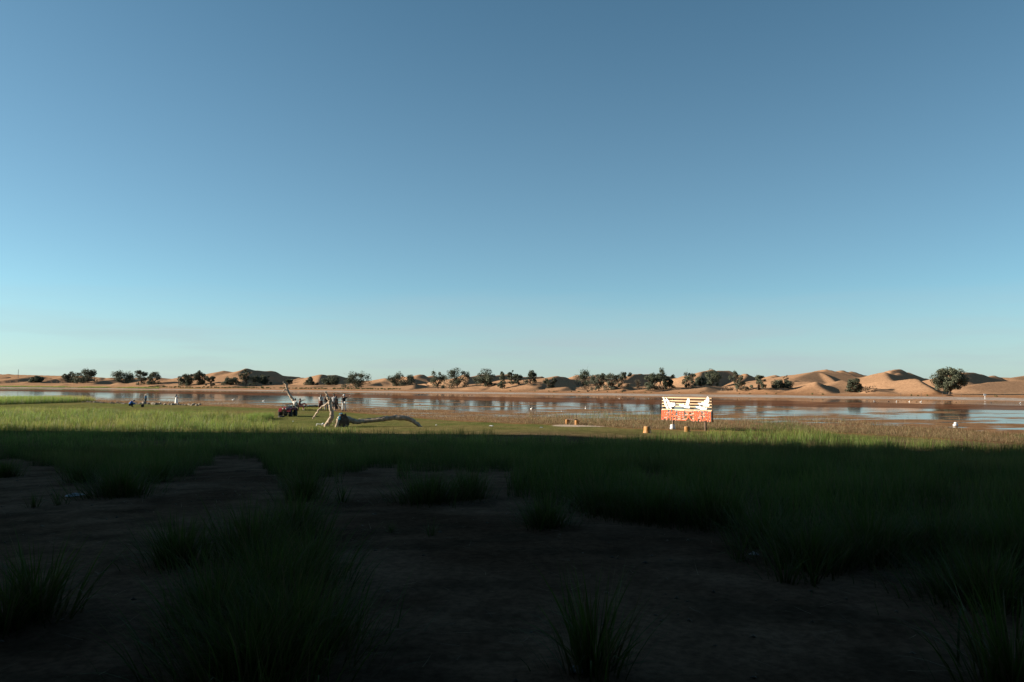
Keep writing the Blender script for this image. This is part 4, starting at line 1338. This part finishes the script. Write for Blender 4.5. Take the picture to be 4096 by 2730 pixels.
m.build('engine', BLK, t)
def fender(cx, cz, r, w, a0, a1, y, name):
    R = []
    for k in range(9):
        a = a0 + (a1 - a0) * k / 8
        x, z = cx + math.cos(a) * r, cz + math.sin(a) * r
        x2, z2 = cx + math.cos(a) * (r + .025), cz + math.sin(a) * (r + .025)
        R.append([(x, y - w / 2, z), (x, y + w / 2, z), (x2, y + w / 2 - .02, z2), (x2, y - w / 2 + .02, z2)])
    return R
for y in (.36, -.36):
    MB().rings(fender(.62, .30, .36, .34, math.radians(20), math.radians(150), y, '')).build('front_fender', REDP, t)
    MB().rings(fender(-.58, .30, .36, .36, math.radians(35), math.radians(165), y, '')).build('rear_fender', REDP, t)
m = MB().rings([[(.28, -.13, .55), (.28, .13, .55), (.28, .10, .74), (.28, -.10, .74)], [(.55, -.17, .5), (.55, .17, .5), (.55, .13, .76), (.55, -.13, .76)],
                [(.8, -.19, .50), (.8, .19, .50), (.78, .15, .72), (.78, -.15, .72)], [(.93, -.13, .54), (.93, .13, .54), (.90, .1, .66), (.90, -.1, .66)]])
m.build('nose_fairing', REDP, t)
MB().rings([[(.3, -.1, .55), (.3, .1, .55), (.3, .07, .76), (.3, -.07, .76)], [(.05, -.14, .52), (.05, .14, .52), (.05, .11, .74), (.05, -.11, .74)]]).build('fuel_tank', REDP, t)
MB().rings([[(.08, -.12, .6), (.08, .12, .6), (.08, .09, .75), (.08, -.09, .75)], [(-.3, -.16, .6), (-.3, .16, .6), (-.3, .13, .76), (-.3, -.13, .76)], [(-.72, -.15, .62), (-.72, .15, .62), (-.72, .12, .80), (-.72, -.12, .80)]]).build('seat', BLK, t)
for s in (1, -1):
    MB().ball((.88, s * .12, .62), (.05, .065, .055), 12, 8).build('headlight', GLASS, t)
hb = MB(); hb.tube([(.36, 0, .7), (.28, 0, .92)], .025, 8)
hb.tube([(.16, .40, .98), (.24, .22, .99), (.28, .07, .92), (.28, -.07, .92), (.24, -.22, .99), (.16, -.40, .98)], .016, 8)
h = hb.build('handlebar', BLK, t)
for s in (1, -1): MB().tube([(.19, s * .33, .985), (.14, s * .44, .98)], .024, 8).build('grip', RUB, h)
def rack(x0, x1, z, w, name):
    m = MB()
    m.tube([(x0, -w, z), (x1, -w, z), (x1, w, z), (x0, w, z), (x0, -w, z)], .014, 6)
    for k in range(1, 5):
        y = -w + 2 * w * k / 5; m.tube([(x0, y, z), (x1, y, z)], .009, 5)
    for sx_ in (x0, x1):
        for s in (1, -1): m.tube([(sx_, s * w * .6, z), (sx_ * .96, s * w * .5, z - .2)], .012, 5)
    return m.build(name, BLK, t)
rack(.48, .88, .84, .32, 'front_rack'); rack(-.9, -.45, .88, .34, 'rear_rack')
m = MB(); m.tube([(.95, -.22, .34), (1.02, -.2, .5), (.98, -.16, .74)], .016, 6); m.tube([(.95, .22, .34), (1.02, .2, .5), (.98, .16, .74)], .016, 6)
m.tube([(1.0, -.18, .56), (1.0, .18, .56)], .016, 6); m.tube([(.97, -.2, .38), (.97, .2, .38)], .016, 6)
m.build('bumper', BLK, t)
# loose tyre lying before it
p = Vector(flat(1125, 1674))
t = thing('loose_tyre', 'small black tyre lying flat on the lawn before the quad bike front wheel', 'tyre', p)
MB().lathe([(.13, .02), (.2, 0), (.26, .03), (.28, .1), (.26, .17), (.2, .2), (.13, .18), (.12, .1), (.13, .02)], n=24).build('tyre', RUB, t)
MB().lathe([(.02, .06), (.12, .05), (.13, .1), (.12, .15), (.02, .14)], n=18).build('rim', STEEL, t)

# ---------------------------------------------------------------- people
SKIN = mat('skin', (.40, .24, .165), rough=.55, var=.08)
HAIR = mat('black_hair', (.012, .010, .010), rough=.45, var=.3, scale=30)
def cloth(name, c, rough=.85): return mat(name, c, rough=rough, var=.18, scale=9, bump=.4, bscale=14)

def skin_obj(name, verts, edges, radii, material, parent, sub=1, root=0):
    me = bpy.data.meshes.new(name)
    me.from_pydata(verts, edges, [])
    o = obj(name, me, material, parent)
    md = o.modifiers.new('skin', 'SKIN'); md.use_smooth_shade = True
    sv = me.skin_vertices[0].data
    for i, r in enumerate(radii):
        sv[i].radius = r if hasattr(r, '__len__') else (r, r)
        sv[i].use_root = (i == root)
    ss = o.modifiers.new('smooth', 'SUBSURF'); ss.levels = sub; ss.render_levels = sub
    return o

BASE = dict(pel=(0, 0, .93), wai=(0, 0, 1.06), che=(0, .01, 1.28), nec=(0, .0, 1.42), hb=(0, .015, 1.49), hd=(0, .025, 1.585), tp=(0, .015, 1.66),
            ls=(-.17, 0, 1.37), le=(-.22, -.02, 1.10), lw=(-.23, .06, .87), lh=(-.23, .09, .79),
            rs=(.17, 0, 1.37), re=(.22, -.02, 1.10), rw=(.23, .06, .87), rh=(.23, .09, .79),
            lp=(-.09, 0, .90), lk=(-.10, .03, .50), la=(-.105, -.01, .09), lt=(-.115, .14, .035),
            rp=(.09, 0, .90), rk=(.10, .03, .50), ra=(.105, -.01, .09), rt=(.115, .14, .035))

def person(label, loc, rz, H, pose, wear, bulk=1.0):
    J = dict(BASE); J.update(pose)
    k = H / 1.70
    J = {a: Vector(v) * k for a, v in J.items()}
    t = thing('person', label, 'person', loc, rz)
    # ---- body: one continuous skinned figure with fingers
    names = ['pel', 'wai', 'che', 'nec', 'hb', 'hd', 'tp', 'ls', 'le', 'lw', 'lh', 'rs', 're', 'rw', 'rh', 'lp', 'lk', 'la', 'lt', 'rp', 'rk', 'ra', 'rt']
    rad = dict(pel=(.125, .10), wai=(.115, .09), che=(.135, .10), nec=.052, hb=.06, hd=(.078, .092), tp=.062, ls=.062, le=.043, lw=.030, lh=.034, rs=.062, re=.043, rw=.030, rh=.034,
               lp=.088, lk=.058, la=.038, lt=.036, rp=.088, rk=.058, ra=.038, rt=.036)
    ed = [('pel', 'wai'), ('wai', 'che'), ('che', 'nec'), ('nec', 'hb'), ('hb', 'hd'), ('hd', 'tp'), ('che', 'ls'), ('ls', 'le'), ('le', 'lw'), ('lw', 'lh'),
          ('che', 'rs'), ('rs', 're'), ('re', 'rw'), ('rw', 'rh'), ('pel', 'lp'), ('lp', 'lk'), ('lk', 'la'), ('la', 'lt'), ('pel', 'rp'), ('rp', 'rk'), ('rk', 'ra'), ('ra', 'rt')]
    vs = [J[n] for n in names]; es = [(names.index(a), names.index(b)) for a, b in ed]
    rs = [tuple(x * k for x in rad[n]) if hasattr(rad[n], '__len__') else rad[n] * k for n in names]
    # nose
    fwd = (J['lt'] - J['la']); fwd.z = 0
    face = wear.get('face', Vector((0, 1, 0)))
    vs.append(J['hd'] + Vector(face) * .105 * k + Vector((0, 0, -.01)) * k); rs.append(.016 * k); es.append((names.index('hd'), len(vs) - 1))
    for side, sg in (('l', -1), ('r', 1)):
        hnd, wr = J[side + 'h'], J[side + 'w']
        d = (hnd - wr).normalized(); lat = d.cross(Vector((0, 0, 1)))
        if lat.length < .2: lat = Vector((0, 1, 0)).cross(d)
        lat.normalize(); nrm = d.cross(lat)
        ih = names.index(side + 'h')
        for f, (o_, L) in enumerate(((-.026, .062), (-.009, .074), (.009, .070), (.026, .056))):
            a = hnd + lat * o_ * k + d * .03 * k
            b_ = a + (d * .9 + nrm * .25) * L * .55 * k; c_ = b_ + (d * .7 + nrm * .6) * L * .45 * k
            i0 = len(vs); vs += [a, b_, c_]; rs += [.0095 * k, .0085 * k, .007 * k]; es += [(ih, i0), (i0, i0 + 1), (i0 + 1, i0 + 2)]
        a = wr.lerp(hnd, .45) + lat * sg * .03 * k; b_ = a + (d * .6 + lat * sg * .7) * .035 * k; c_ = b_ + d * .03 * k
        i0 = len(vs); vs += [a, b_, c_]; rs += [.012 * k, .0105 * k, .009 * k]; es += [(names.index(side + 'w'), i0), (i0, i0 + 1), (i0 + 1, i0 + 2)]
    skin_obj('body', vs, es, rs, wear.get('skin', SKIN), t, 1, 0)
    # ---- ears and hair
    up = (J['tp'] - J['hb']).normalized()
    hd = J['hd'] + up * .02 * k
    hair = wear.get('hair', 'short')
    m = MB()
    back = -Vector(face)
    m.ball(hd + back * .018 * k + up * .02 * k, (.094 * k, .104 * k, .105 * k), 14, 9, jit=.02)
    if hair == 'long':
        n_ = J['nec'] + back * .10 * k
        pts = [hd + back * .05 * k, J['hb'] + back * .085 * k, n_ + Vector((0, 0, -.06 * k)), n_ + Vector((0, 0, -.22 * k)) - back * .01 * k]
        m.tube(pts, [.085 * k, .10 * k, .095 * k, .045 * k], 12, squash=.65)
    m.build('hair', wear.get('haircol', HAIR), t)
    # ---- clothing
    top = wear.get('top')
    if top:
        nm = ['pel', 'wai', 'che', 'nc', 'ls', 'lm', 'rs', 'rm']
        jj = {n: J[n] for n in ('pel', 'wai', 'che', 'ls', 'rs')}
        jj['nc'] = J['che'].lerp(J['nec'], .75); fl = wear.get('sleeve', .6)
        jj['lm'] = J['ls'].lerp(J['le'], fl); jj['rm'] = J['rs'].lerp(J['re'], fl)
        jj['pel'] = J['wai'].lerp(J['pel'], wear.get('hem', .8))
        rr = dict(pel=(.16 * bulk, .13 * bulk), wai=(.15 * bulk, .122 * bulk), che=(.165 * bulk, .128 * bulk), nc=.075, ls=.085, lm=.072, rs=.085, rm=.072)
        e2 = [('pel', 'wai'), ('wai', 'che'), ('che', 'nc'), ('che', 'ls'), ('ls', 'lm'), ('che', 'rs'), ('rs', 'rm')]
        skin_obj('shirt', [jj[n] for n in nm], [(nm.index(a), nm.index(b)) for a, b in e2],
                 [tuple(x * k for x in rr[n]) if hasattr(rr[n], '__len__') else rr[n] * k for n in nm], top, t, 1, 0)
        if wear.get('longsleeve'):
            for s in 'lr':
                MB().tube([J[s + 's'].lerp(J[s + 'e'], .3), J[s + 'e'], J[s + 'w'].lerp(J[s + 'h'], -.1)], [.068 * k, .058 * k, .045 * k], 10).build('sleeve', top, t)
    bot = wear.get('trousers')
    if bot:
        nm = ['pel', 'lp', 'lk', 'la', 'rp', 'rk', 'ra']
        fl = wear.get('leg', .93)
        jj = {n: J[n] for n in ('pel', 'lp', 'lk', 'rp', 'rk')}
        jj['la'] = J['lk'].lerp(J['la'], fl); jj['ra'] = J['rk'].lerp(J['ra'], fl)
        rr = dict(pel=(.148, .12), lp=.108, lk=.082, la=.07, rp=.108, rk=.082, ra=.07)
        e2 = [('pel', 'lp'), ('lp', 'lk'), ('lk', 'la'), ('pel', 'rp'), ('rp', 'rk'), ('rk', 'ra')]
        skin_obj('trousers', [jj[n] for n in nm], [(nm.index(a), nm.index(b)) for a, b in e2],
                 [tuple(x * k for x in rr[n]) if hasattr(rr[n], '__len__') else rr[n] * k for n in nm], bot, t, 1, 0)
    sk = wear.get('skirt')
    if sk:
        mt, ztop, zbot, rt_, rb_ = sk
        R = []
        for j in range(9):
            f = j / 8; z = (ztop + (zbot - ztop) * f) * k; r = (rt_ + (rb_ - rt_) * f ** .8) * k
            R.append([(r * (1 + .06 * f * math.sin(7 * a) + .03 * f * math.sin(11 * a + 1)) * math.cos(a), r * .78 * (1 + .06 * f * math.sin(7 * a)) * math.sin(a), z) for a in [2 * math.pi * i / 28 for i in range(28)]])
        MB().rings(R).build('skirt', mt, t)
    shoe = wear.get('shoes', BLK)
    for s in 'lr':
        a, b_ = J[s + 'a'], J[s + 't']
        d = (b_ - a)
        c = a.lerp(b_, .45); rotm = d.to_track_quat('X', 'Z').to_matrix()
        MB().ball(c + Vector((0, 0, -.005 * k)), (.135 * k, .05 * k, .045 * k), 12, 8, rot=rotm).build('shoe', shoe, t)
    if wear.get('cap'):
        m = MB(); hp = hd + up * .035 * k
        m.ball(hp, (.112 * k, .120 * k, .105 * k), 14, 8, zmin=-.15)
        f = Vector(wear.get('brim', face)); l_ = f.cross(Vector((0, 0, 1)))
        m.rings([[hp + f * .08 * k + l_ * .09 * k, hp + f * .08 * k - l_ * .09 * k, hp + f * .08 * k - l_ * .09 * k + Vector((0, 0, .012)), hp + f * .08 * k + l_ * .09 * k + Vector((0, 0, .012))],
                 [hp + f * .19 * k + l_ * .06 * k - Vector((0, 0, .02)), hp + f * .19 * k - l_ * .06 * k - Vector((0, 0, .02)), hp + f * .19 * k - l_ * .06 * k - Vector((0, 0, .01)), hp + f * .19 * k + l_ * .06 * k - Vector((0, 0, .01))]])
        m.build('cap', wear['cap'], t)
    return t

def gp(px, py):
    p = flat(px, py); return (p[0], p[1], tz(p[0], p[1]) if True else 0)

WTEE = cloth('white_tee', (.66, .65, .62)); BTEE = cloth('black_tee', (.015, .015, .017)); GTEE = cloth('grey_tee', (.30, .31, .32))
BROWN = cloth('brown_skirt', (.16, .065, .045)); PINK = cloth('pink_trousers', (.62, .22, .19)); DRESS = cloth('white_dress', (.74, .74, .71))
JEANS = cloth('grey_jeans', (.16, .19, .20)); DKBR = cloth('dark_brown_top', (.05, .02, .016)); BLUET = cloth('teal_blue_tee', (.05, .20, .34))
NAVY = cloth('navy_trousers', (.025, .035, .05)); BLUEJ = cloth('blue_jacket', (.03, .15, .48)); WTR = cloth('white_trousers', (.70, .70, .66)); LGREY = cloth('light_shirt', (.62, .60, .56))
WSHOE = mat('white_shoe', (.7, .7, .7), rough=.6)

person('person in a long white dress with long dark hair standing on the stone bank', gp(705, 1614), math.radians(-40), 1.62,
       dict(le=(-.21, .12, 1.12), lw=(-.12, .30, 1.22), lh=(-.07, .34, 1.27), re=(.21, .12, 1.12), rw=(.12, .30, 1.22), rh=(.07, .34, 1.27)),
       dict(top=DRESS, sleeve=.5, skirt=(DRESS, 1.12, .10, .15, .30), hair='long', shoes=BLK))
person('child in a teal shirt, dark trousers and white cap standing by the stones', gp(582, 1617), math.radians(60), 1.25,
       dict(le=(-.24, .12, 1.25), lw=(-.12, .20, 1.47), lh=(-.08, .20, 1.54)), dict(top=BLUET, trousers=NAVY, cap=WHITE, shoes=WSHOE))
person('person in a blue jacket crouching on the lawn left of the child', gp(524, 1632), math.radians(-70), 1.70,
       dict(pel=(0, -.12, .28), wai=(0, -.10, .42), che=(0, .06, .58), nec=(0, .17, .66), hb=(0, .22, .70), hd=(0, .29, .75), tp=(0, .33, .82),
            ls=(-.18, .08, .64), le=(-.24, .24, .44), lw=(-.16, .42, .36), lh=(-.12, .49, .34), rs=(.18, .08, .64), re=(.24, .24, .44), rw=(.16, .42, .36), rh=(.12, .49, .34),
            lp=(-.1, -.10, .27), lk=(-.15, .26, .46), la=(-.13, .08, .09), lt=(-.14, .23, .04), rp=(.1, -.10, .27), rk=(.15, .26, .46), ra=(.13, .08, .09), rt=(.14, .23, .04)),
       dict(top=BLUEJ, longsleeve=True, trousers=NAVY, hem=1.3), 1.35)
seat = dict(pel=(0, -.02, .46), wai=(0, -.03, .60), che=(0, .0, .83), nec=(0, .02, .97), hb=(0, .035, 1.04), hd=(0, .05, 1.13), tp=(0, .04, 1.21),
            ls=(-.19, 0, .92), le=(-.26, .06, .66), lw=(-.20, .26, .55), lh=(-.18, .33, .54), rs=(.19, 0, .92), re=(.26, .06, .66), rw=(.20, .26, .55), rh=(.18, .33, .54),
            lp=(-.1, .02, .45), lk=(-.14, .42, .47), la=(-.15, .40, .09), lt=(-.16, .54, .04), rp=(.1, .02, .45), rk=(.14, .42, .47), ra=(.15, .40, .09), rt=(.16, .54, .04))
person('person in a light shirt sitting on the fallen tree behind the quad bike, back turned', gp(1180, 1645), math.radians(-12), 1.74, seat,
       dict(top=LGREY, trousers=NAVY, hem=1.1), 1.12)
p5 = dict(pel=(0, 0, .50), wai=(-.02, -.05, .64), che=(-.03, -.06, .86), nec=(-.02, -.04, 1.0), hb=(-.02, -.02, 1.06), hd=(-.02, .0, 1.15), tp=(-.02, -.01, 1.22),
          ls=(-.18, -.05, .95), le=(-.22, -.04, .70), lw=(-.14, .14, .64), lh=(-.1, .2, .63), rs=(.13, -.04, .96), re=(.12, .24, 1.04), rw=(.12, .46, 1.18), rh=(.12, .53, 1.23),
          lp=(-.09, .03, .49), lk=(-.12, .45, .78), la=(-.12, .72, .50), lt=(-.12, .86, .50), rp=(.09, .03, .49), rk=(.16, .40, .48), ra=(.20, .34, .09), rt=(.22, .47, .04))
person('person in pink trousers sitting with one leg up and an arm stretched out', gp(1200, 1644), math.radians(-75), 1.68, p5,
       dict(top=DKBR, trousers=PINK, hair='short', shoes=WSHOE, sleeve=.9))
person('person with long dark hair in a white top and long brown skirt, back turned', gp(1283, 1644), math.radians(5), 1.66, {},
       dict(top=WTEE, skirt=(BROWN, 1.06, .36, .16, .25), hair='long', shoes=WSHOE, sleeve=.5, hem=.4), 1.08)
person('person in a dark top and grey jeans half hidden behind the upright log', gp(1306, 1645), math.radians(10), 1.64, dict(lk=(-.13, .02, .5), la=(-.16, -.02, .09), lt=(-.18, .12, .04)),
       dict(top=DKBR, trousers=JEANS, hair='long', longsleeve=True, shoes=BLK))
person('person in a grey shirt and black shorts beside the upright log, back turned', gp(1335, 1646), math.radians(-15), 1.73, {},
       dict(top=GTEE, trousers=BTEE, leg=.3, hair='short', shoes=WSHOE, hem=1.3, face=Vector((.4, .92, 0))), 1.08)
person('person in a long black dress right of the one in the grey shirt', gp(1344, 1643), math.radians(-30), 1.62, {},
       dict(top=BTEE, skirt=(BTEE, 1.08, .28, .15, .27), hair='long', shoes=WSHOE, longsleeve=True))
person('person in a white cap, black shirt and white trousers pointing right across the lake', gp(1375, 1648), math.radians(-5), 1.70,
       dict(rs=(.18, .02, 1.39), re=(.36, .10, 1.42), rw=(.54, .16, 1.58), rh=(.60, .18, 1.64), lk=(-.13, .02, .5), la=(-.15, -.02, .09), lt=(-.16, .13, .04), rk=(.13, .05, .5), ra=(.18, .02, .09), rt=(.20, .17, .04)),
       dict(top=BTEE, trousers=WTR, cap=WHITE, shoes=BLK, hem=1.1, sleeve=.8), 1.05)

# ---------------------------------------------------------------- stones, birds, litter
STONE = mat('bank_stone', (.20, .17, .13), rough=.9, var=.4, scale=4, bump=.6, bscale=9)
def stone_mesh(seed):
    random.seed(seed)
    m = MB().ball((0, 0, 0), (1, .75, .6), 9, 6, jit=.13); return m.mesh('stone', smooth=False)
SM = [stone_mesh(k) for k in range(5)]
for q in SM: q.materials.append(STONE)
random.seed(21)
for i in range(78):
    px = 335 + (i / 77) ** .9 * 460 + random.uniform(-5, 5)
    yb = float(np.interp(px, [330, 500, 600, 720, 800], [1611, 1616, 1618, 1621, 1623])) + random.uniform(-3, 3.5) * (1 if px > 430 else .5)
    p = flat(px, yb)
    s = random.uniform(.12, .26) * (1.1 if px > 520 else .8)
    if i in (38, 45): s = .36
    o = obj('bank_stone', SM[i % 5]); o.location = (p[0], p[1], tz(p[0], p[1]) + s * .25)
    o.scale = (s * random.uniform(.9, 1.5), s, s * random.uniform(.7, 1.1)); o.rotation_euler = (random.uniform(-.3, .3), random.uniform(-.3, .3), random.uniform(0, 6.3))
    lab = 'small grey stone of the low shore bank, ' + ('left of the crouching person' if px < 505 else 'between the crouching person and the child' if px < 580 else 'between the child and the white dress' if px < 700 else 'right of the white dress')
    if i == 38: lab = 'large pale boulder on the stone bank between the child and the white dress'
    if i == 45: lab = 'large boulder on the stone bank left of the white dress'
    tag(o, lab, 'stone', 'stones of the low bank')

BW = mat('bird_white', (.75, .75, .73), rough=.7); BB = mat('bird_brown', (.22, .12, .06), rough=.8); BD = mat('bird_dark', (.03, .03, .03), rough=.8)
def bird_mesh(mm, neck):
    m = MB()
    m.ball((0, 0, .12), (.24, .12, .12), 10, 7)
    m.tube([(-.2, 0, .14), (-.36, 0, .20)], [.07, .015], 6)
    m.tube([(.16, 0, .16), (.24, 0, .22 + neck * .5), (.25, 0, .26 + neck)], [.055, .04, .035], 7)
    m.ball((.28, 0, .29 + neck), (.06, .045, .045), 8, 6); m.tube([(.32, 0, .285 + neck), (.40, 0, .27 + neck)], [.02, .008], 5)
    me = m.mesh('bird'); me.materials.append(mm); return me
BIRD = {'w': bird_mesh(BW, .18), 'b': bird_mesh(BB, .04), 'd': bird_mesh(BD, .02)}
BL = [(932, 1601, 'w', 1.2, 'white bird on the water left of the dead limb'), (1054, 1606, 'w', 1.1, 'white bird on the water near the quad bike'),
      (493, 1588, 'w', 1, 'small white bird far out left of the child'), (1680, 1618, 'w', .9, 'white bird beside a bright streak of open water'),
      (2125, 1638, 'w', 1.1, 'white bird in the open water left of the bench'), (2342, 1636, 'w', 1.1, 'white bird in the water above the bench'),
      (2247, 1648, 'w', .8, 'small white bird just above the bench'), (2477, 1596, 'w', .7, 'tiny white bird on the far water left of the sign'),
      (2595, 1596, 'w', .7, 'tiny white bird on the far water near the sign')]
for k, px in enumerate((3497, 3555, 3586, 3592, 3626, 3637, 3666, 3683, 3790, 3823, 3965, 4080)):
    BL.append((px, 1607 + (px - 3500) * .0125, 'wdwbbwbwbbdw'[k], .95, {'w': 'whitish', 'd': 'dark', 'b': 'brown'}['wdwbbwbwbbdw'[k]] + ' waterbird near the right far shore, ' + ordinal(k + 1) + ' from the left'))
for k, px in enumerate((1675, 1688, 1731, 1752, 1785, 1812, 1836, 1845, 1855, 1862, 1875, 1888)):
    BL.append((px, 1579.5 + (px - 1675) * .012, 'd', .85, 'dark waterbird in the distant row above the driftwood, ' + ordinal(k + 1) + ' from the left'))
random.seed(2)
for px, py, kd, sc_, lab in BL:
    p = flat(px, py)
    o = obj('waterbird', BIRD[kd]); o.location = (p[0], p[1], -.03); o.rotation_euler = (0, 0, random.uniform(0, 6.3)); o.scale = (sc_ * .52,) * 3
    tag(o, lab, 'bird', 'birds on the lake')

PLAS = mat('white_plastic', (.62, .63, .64), rough=.35, var=.2, scale=12, bump=.4, bscale=20)
def crumple(seed, sx_, sy_, h):
    random.seed(seed); n = 7; vs = []; fs = []
    for j in range(n):
        for i in range(n):
            vs.append(((i / (n - 1) - .5) * sx_ + random.uniform(-.04, .04) * sx_, (j / (n - 1) - .5) * sy_ + random.uniform(-.04, .04) * sy_, random.uniform(0, h) * (1 if 0 < i < n - 1 and 0 < j < n - 1 else .3) + .006))
    for j in range(n - 1):
        for i in range(n - 1):
            a = j * n + i; fs.append((a, a + 1, a + n + 1, a + n))
    me = bpy.data.meshes.new('crumple'); me.from_pydata(vs, [], fs)
    me.materials.append(PLAS)
    return me
def litter(px, py, sx_, sy_, h, lab, seed, name='plastic_scrap'):
    p = hit(px, py, 2.5, 200, 3000)
    o = obj(name, crumple(seed, sx_, sy_, h)); o.location = p
    if py > 1900: o.data.materials.clear(); o.data.materials.append(mat('dimmed_plastic_scrap', (.22, .23, .24), rough=.4, var=.3, scale=12)); o.rotation_euler = (0, 0, seed)  # plastic colour darkened for scraps lying in the foreground shade
    md = o.modifiers.new('thick', 'SOLIDIFY'); md.thickness = .003
    tag(o, lab, 'litter')
litter(298, 1986, .28, .14, .05, 'crumpled plastic scrap on the sand at the left', 1)
litter(3016, 2223, .09, .06, .03, 'tiny white scrap on the sand right of the middle', 2)
litter(2312, 2692, .10, .07, .03, 'pale scrap of paper at the foot of the bottom tussock', 3)
litter(2165, 1712, .22, .12, .05, 'white scrap on the lawn left of the bench', 4)
litter(1965, 1706, .30, .16, .07, 'white scrap on the lawn right of the driftwood tip', 5)
litter(1745, 1703, .12, .10, .05, 'small white scrap on the lawn above the driftwood tip', 6)
litter(1172, 1687, .10, .08, .04, 'tiny white scrap on the lawn before the quad bike', 7)
litter(3785, 1699, .45, .2, .05, 'flat white sheet of litter in the mud near the right shore', 8)
random.seed(9)
p = flat(3822, 1706); t_ = MB().ball((0, 0, .16), (.24, .2, .22), 12, 8, jit=.12); t_.ball((.02, 0, .40), (.15, .13, .12), 10, 6, jit=.15)
o = t_.build('white_bag', PLAS); o.location = (p[0], p[1], -.02); o.scale = (.75, .75, .6); tag(o, 'white lumpy bag lying in the mud near the right shore', 'bag')
BAGM = mat('black_bag', (.02, .02, .022), rough=.8, var=.3)
p = Vector(gp(570, 1632)); t = thing('black_bag', 'small black bag on the grass right of the crouching person', 'bag', p)
MB().box((0, 0, .15), (.30, .2, .28), None, .05).build('body', BAGM, t); MB().tube([(-.09, 0, .28), (-.07, 0, .40), (.07, 0, .40), (.09, 0, .28)], .015, 6).build('handle', BAGM, t)
# low white folding stool in the grass
p = Vector(flat(1277, 1709)); t = thing('folding_stool', 'small white folding stool half hidden in the grass left of the upright log', 'stool', p)
MB().box((0, 0, .20), (.38, .24, .02), Matrix.Rotation(.12, 4, 'Y'), .006).build('seat', WHITE, t)
for s in (1, -1):
    for q in (1, -1):
        MB().tube([(s * .17, q * .1, .19 - s * .02), (s * .21, q * .11, -.02)], .012, 6).build('leg', WHITE, t)
o = MB().ball((.26, 0, .22), (.09, .08, .06), 10, 6, jit=.1).build('white_pouch', PLAS); o.location = p; tag(o, 'crumpled white pouch lying beside the folding stool', 'litter')
# far driftwood and dark mound on the far beach
for pts, lab in (([(2884, 1562, 0), (2900, 1559, .3), (2915, 1563, .5)], 'pale fallen branch on the dune foot right of the signboard'),
                 ([(648, 1549, 0), (655, 1544, .2), (664, 1547, .3), (672, 1550, .4)], 'bent dark branch lying on the far left beach'),
                 ([(605, 1550, 0), (608, 1545, .2), (618, 1550, .3)], 'small crooked branch on the far left beach')):
    px = pts[0][0]; df = float(far_shore(px)); h0 = hit(px, pts[0][1], df * 1.01, df * 1.5)
    base = Vector(h0); q = world_pts(base, pts, h0[1])
    o = MB().tube(q, [.12, .10, .07, .05][:len(q)], 7, jit=.15).build('fallen_branch', WOOD if px > 2000 else WOODD); o.location = base
    tag(o, lab, 'branch')
h0 = hit(1023, 1544.5, 245, 330); random.seed(12)
o = MB().ball((0, 0, .1), (.6, .35, .30), 12, 8, jit=.05).build('dark_mound', BAGM); o.location = h0; tag(o, 'small dark low mound on the sand below the large dune', 'mound')
h0 = hit(3715, 1584, 118, 200); random.seed(14)
h0 = hit(3797, 1586, 118, 200)
m = MB()
for k in range(12):
    a = k * .55; m.tube([(0, 0, .1), (math.cos(a) * .4, math.sin(a) * .3, .25 + .1 * math.sin(k)), (math.cos(a) * .8, math.sin(a) * .5, .02)], [.06, .04, .015], 5, jit=.15)
o = m.build('root_tangle', WOODD); o.location = h0; tag(o, 'tangle of dark dead roots below the largest tree', 'roots')

def straw():
    n = 2600
    x, y = field_points(n, 3.5, 24)
    c = np.array((.20, .15, .085)) * RNG.uniform(.4, 1.3, n)[:, None]
    me = blade_mesh('straw', np.stack([x, y, terrain(x, y) + .012], -1), RNG.uniform(.05, .28, n), np.full(n, .005), RNG.uniform(0, 6.28, n),
                    RNG.uniform(1.35, 1.6, n), RNG.uniform(-.3, .2, n), c, c, 3)
    o = obj('dry_straw', me, GRASS, kind='stuff'); o['label'] = 'dry straw strewn over the shaded sand'; o['category'] = 'straw'
    n = 900
    x, y = field_points(n, 3.5, 20)
    V = []; Fc = []
    P = np.stack([x, y, terrain(x, y)], -1); r = RNG.uniform(.008, .03, n)
    octa = np.array([(1, 0, 0), (0, 1, 0), (-1, 0, 0), (0, -1, 0), (0, 0, .7), (0, 0, -.5)])
    V = (P[:, None, :] + octa[None] * r[:, None, None] * RNG.uniform(.6, 1.3, (n, 6, 1))).reshape(-1, 3)
    tri = np.array([(0, 1, 4), (1, 2, 4), (2, 3, 4), (3, 0, 4), (1, 0, 5), (2, 1, 5), (3, 2, 5), (0, 3, 5)])
    ff = ((np.arange(n) * 6)[:, None, None] + tri[None]).reshape(-1)
    me = np_mesh('pebbles', V, ff, np.full(n * 8, 3), np.repeat(np.array((.09, .07, .05)) * RNG.uniform(.5, 1.6, (n, 1)), 6, axis=0))
    o = obj('pebbles', me, mat('pebble', (1, 1, 1), rough=.9, attr='tint'), kind='stuff'); o['label'] = 'small pebbles and clods on the shaded sand'; o['category'] = 'pebbles'
straw()
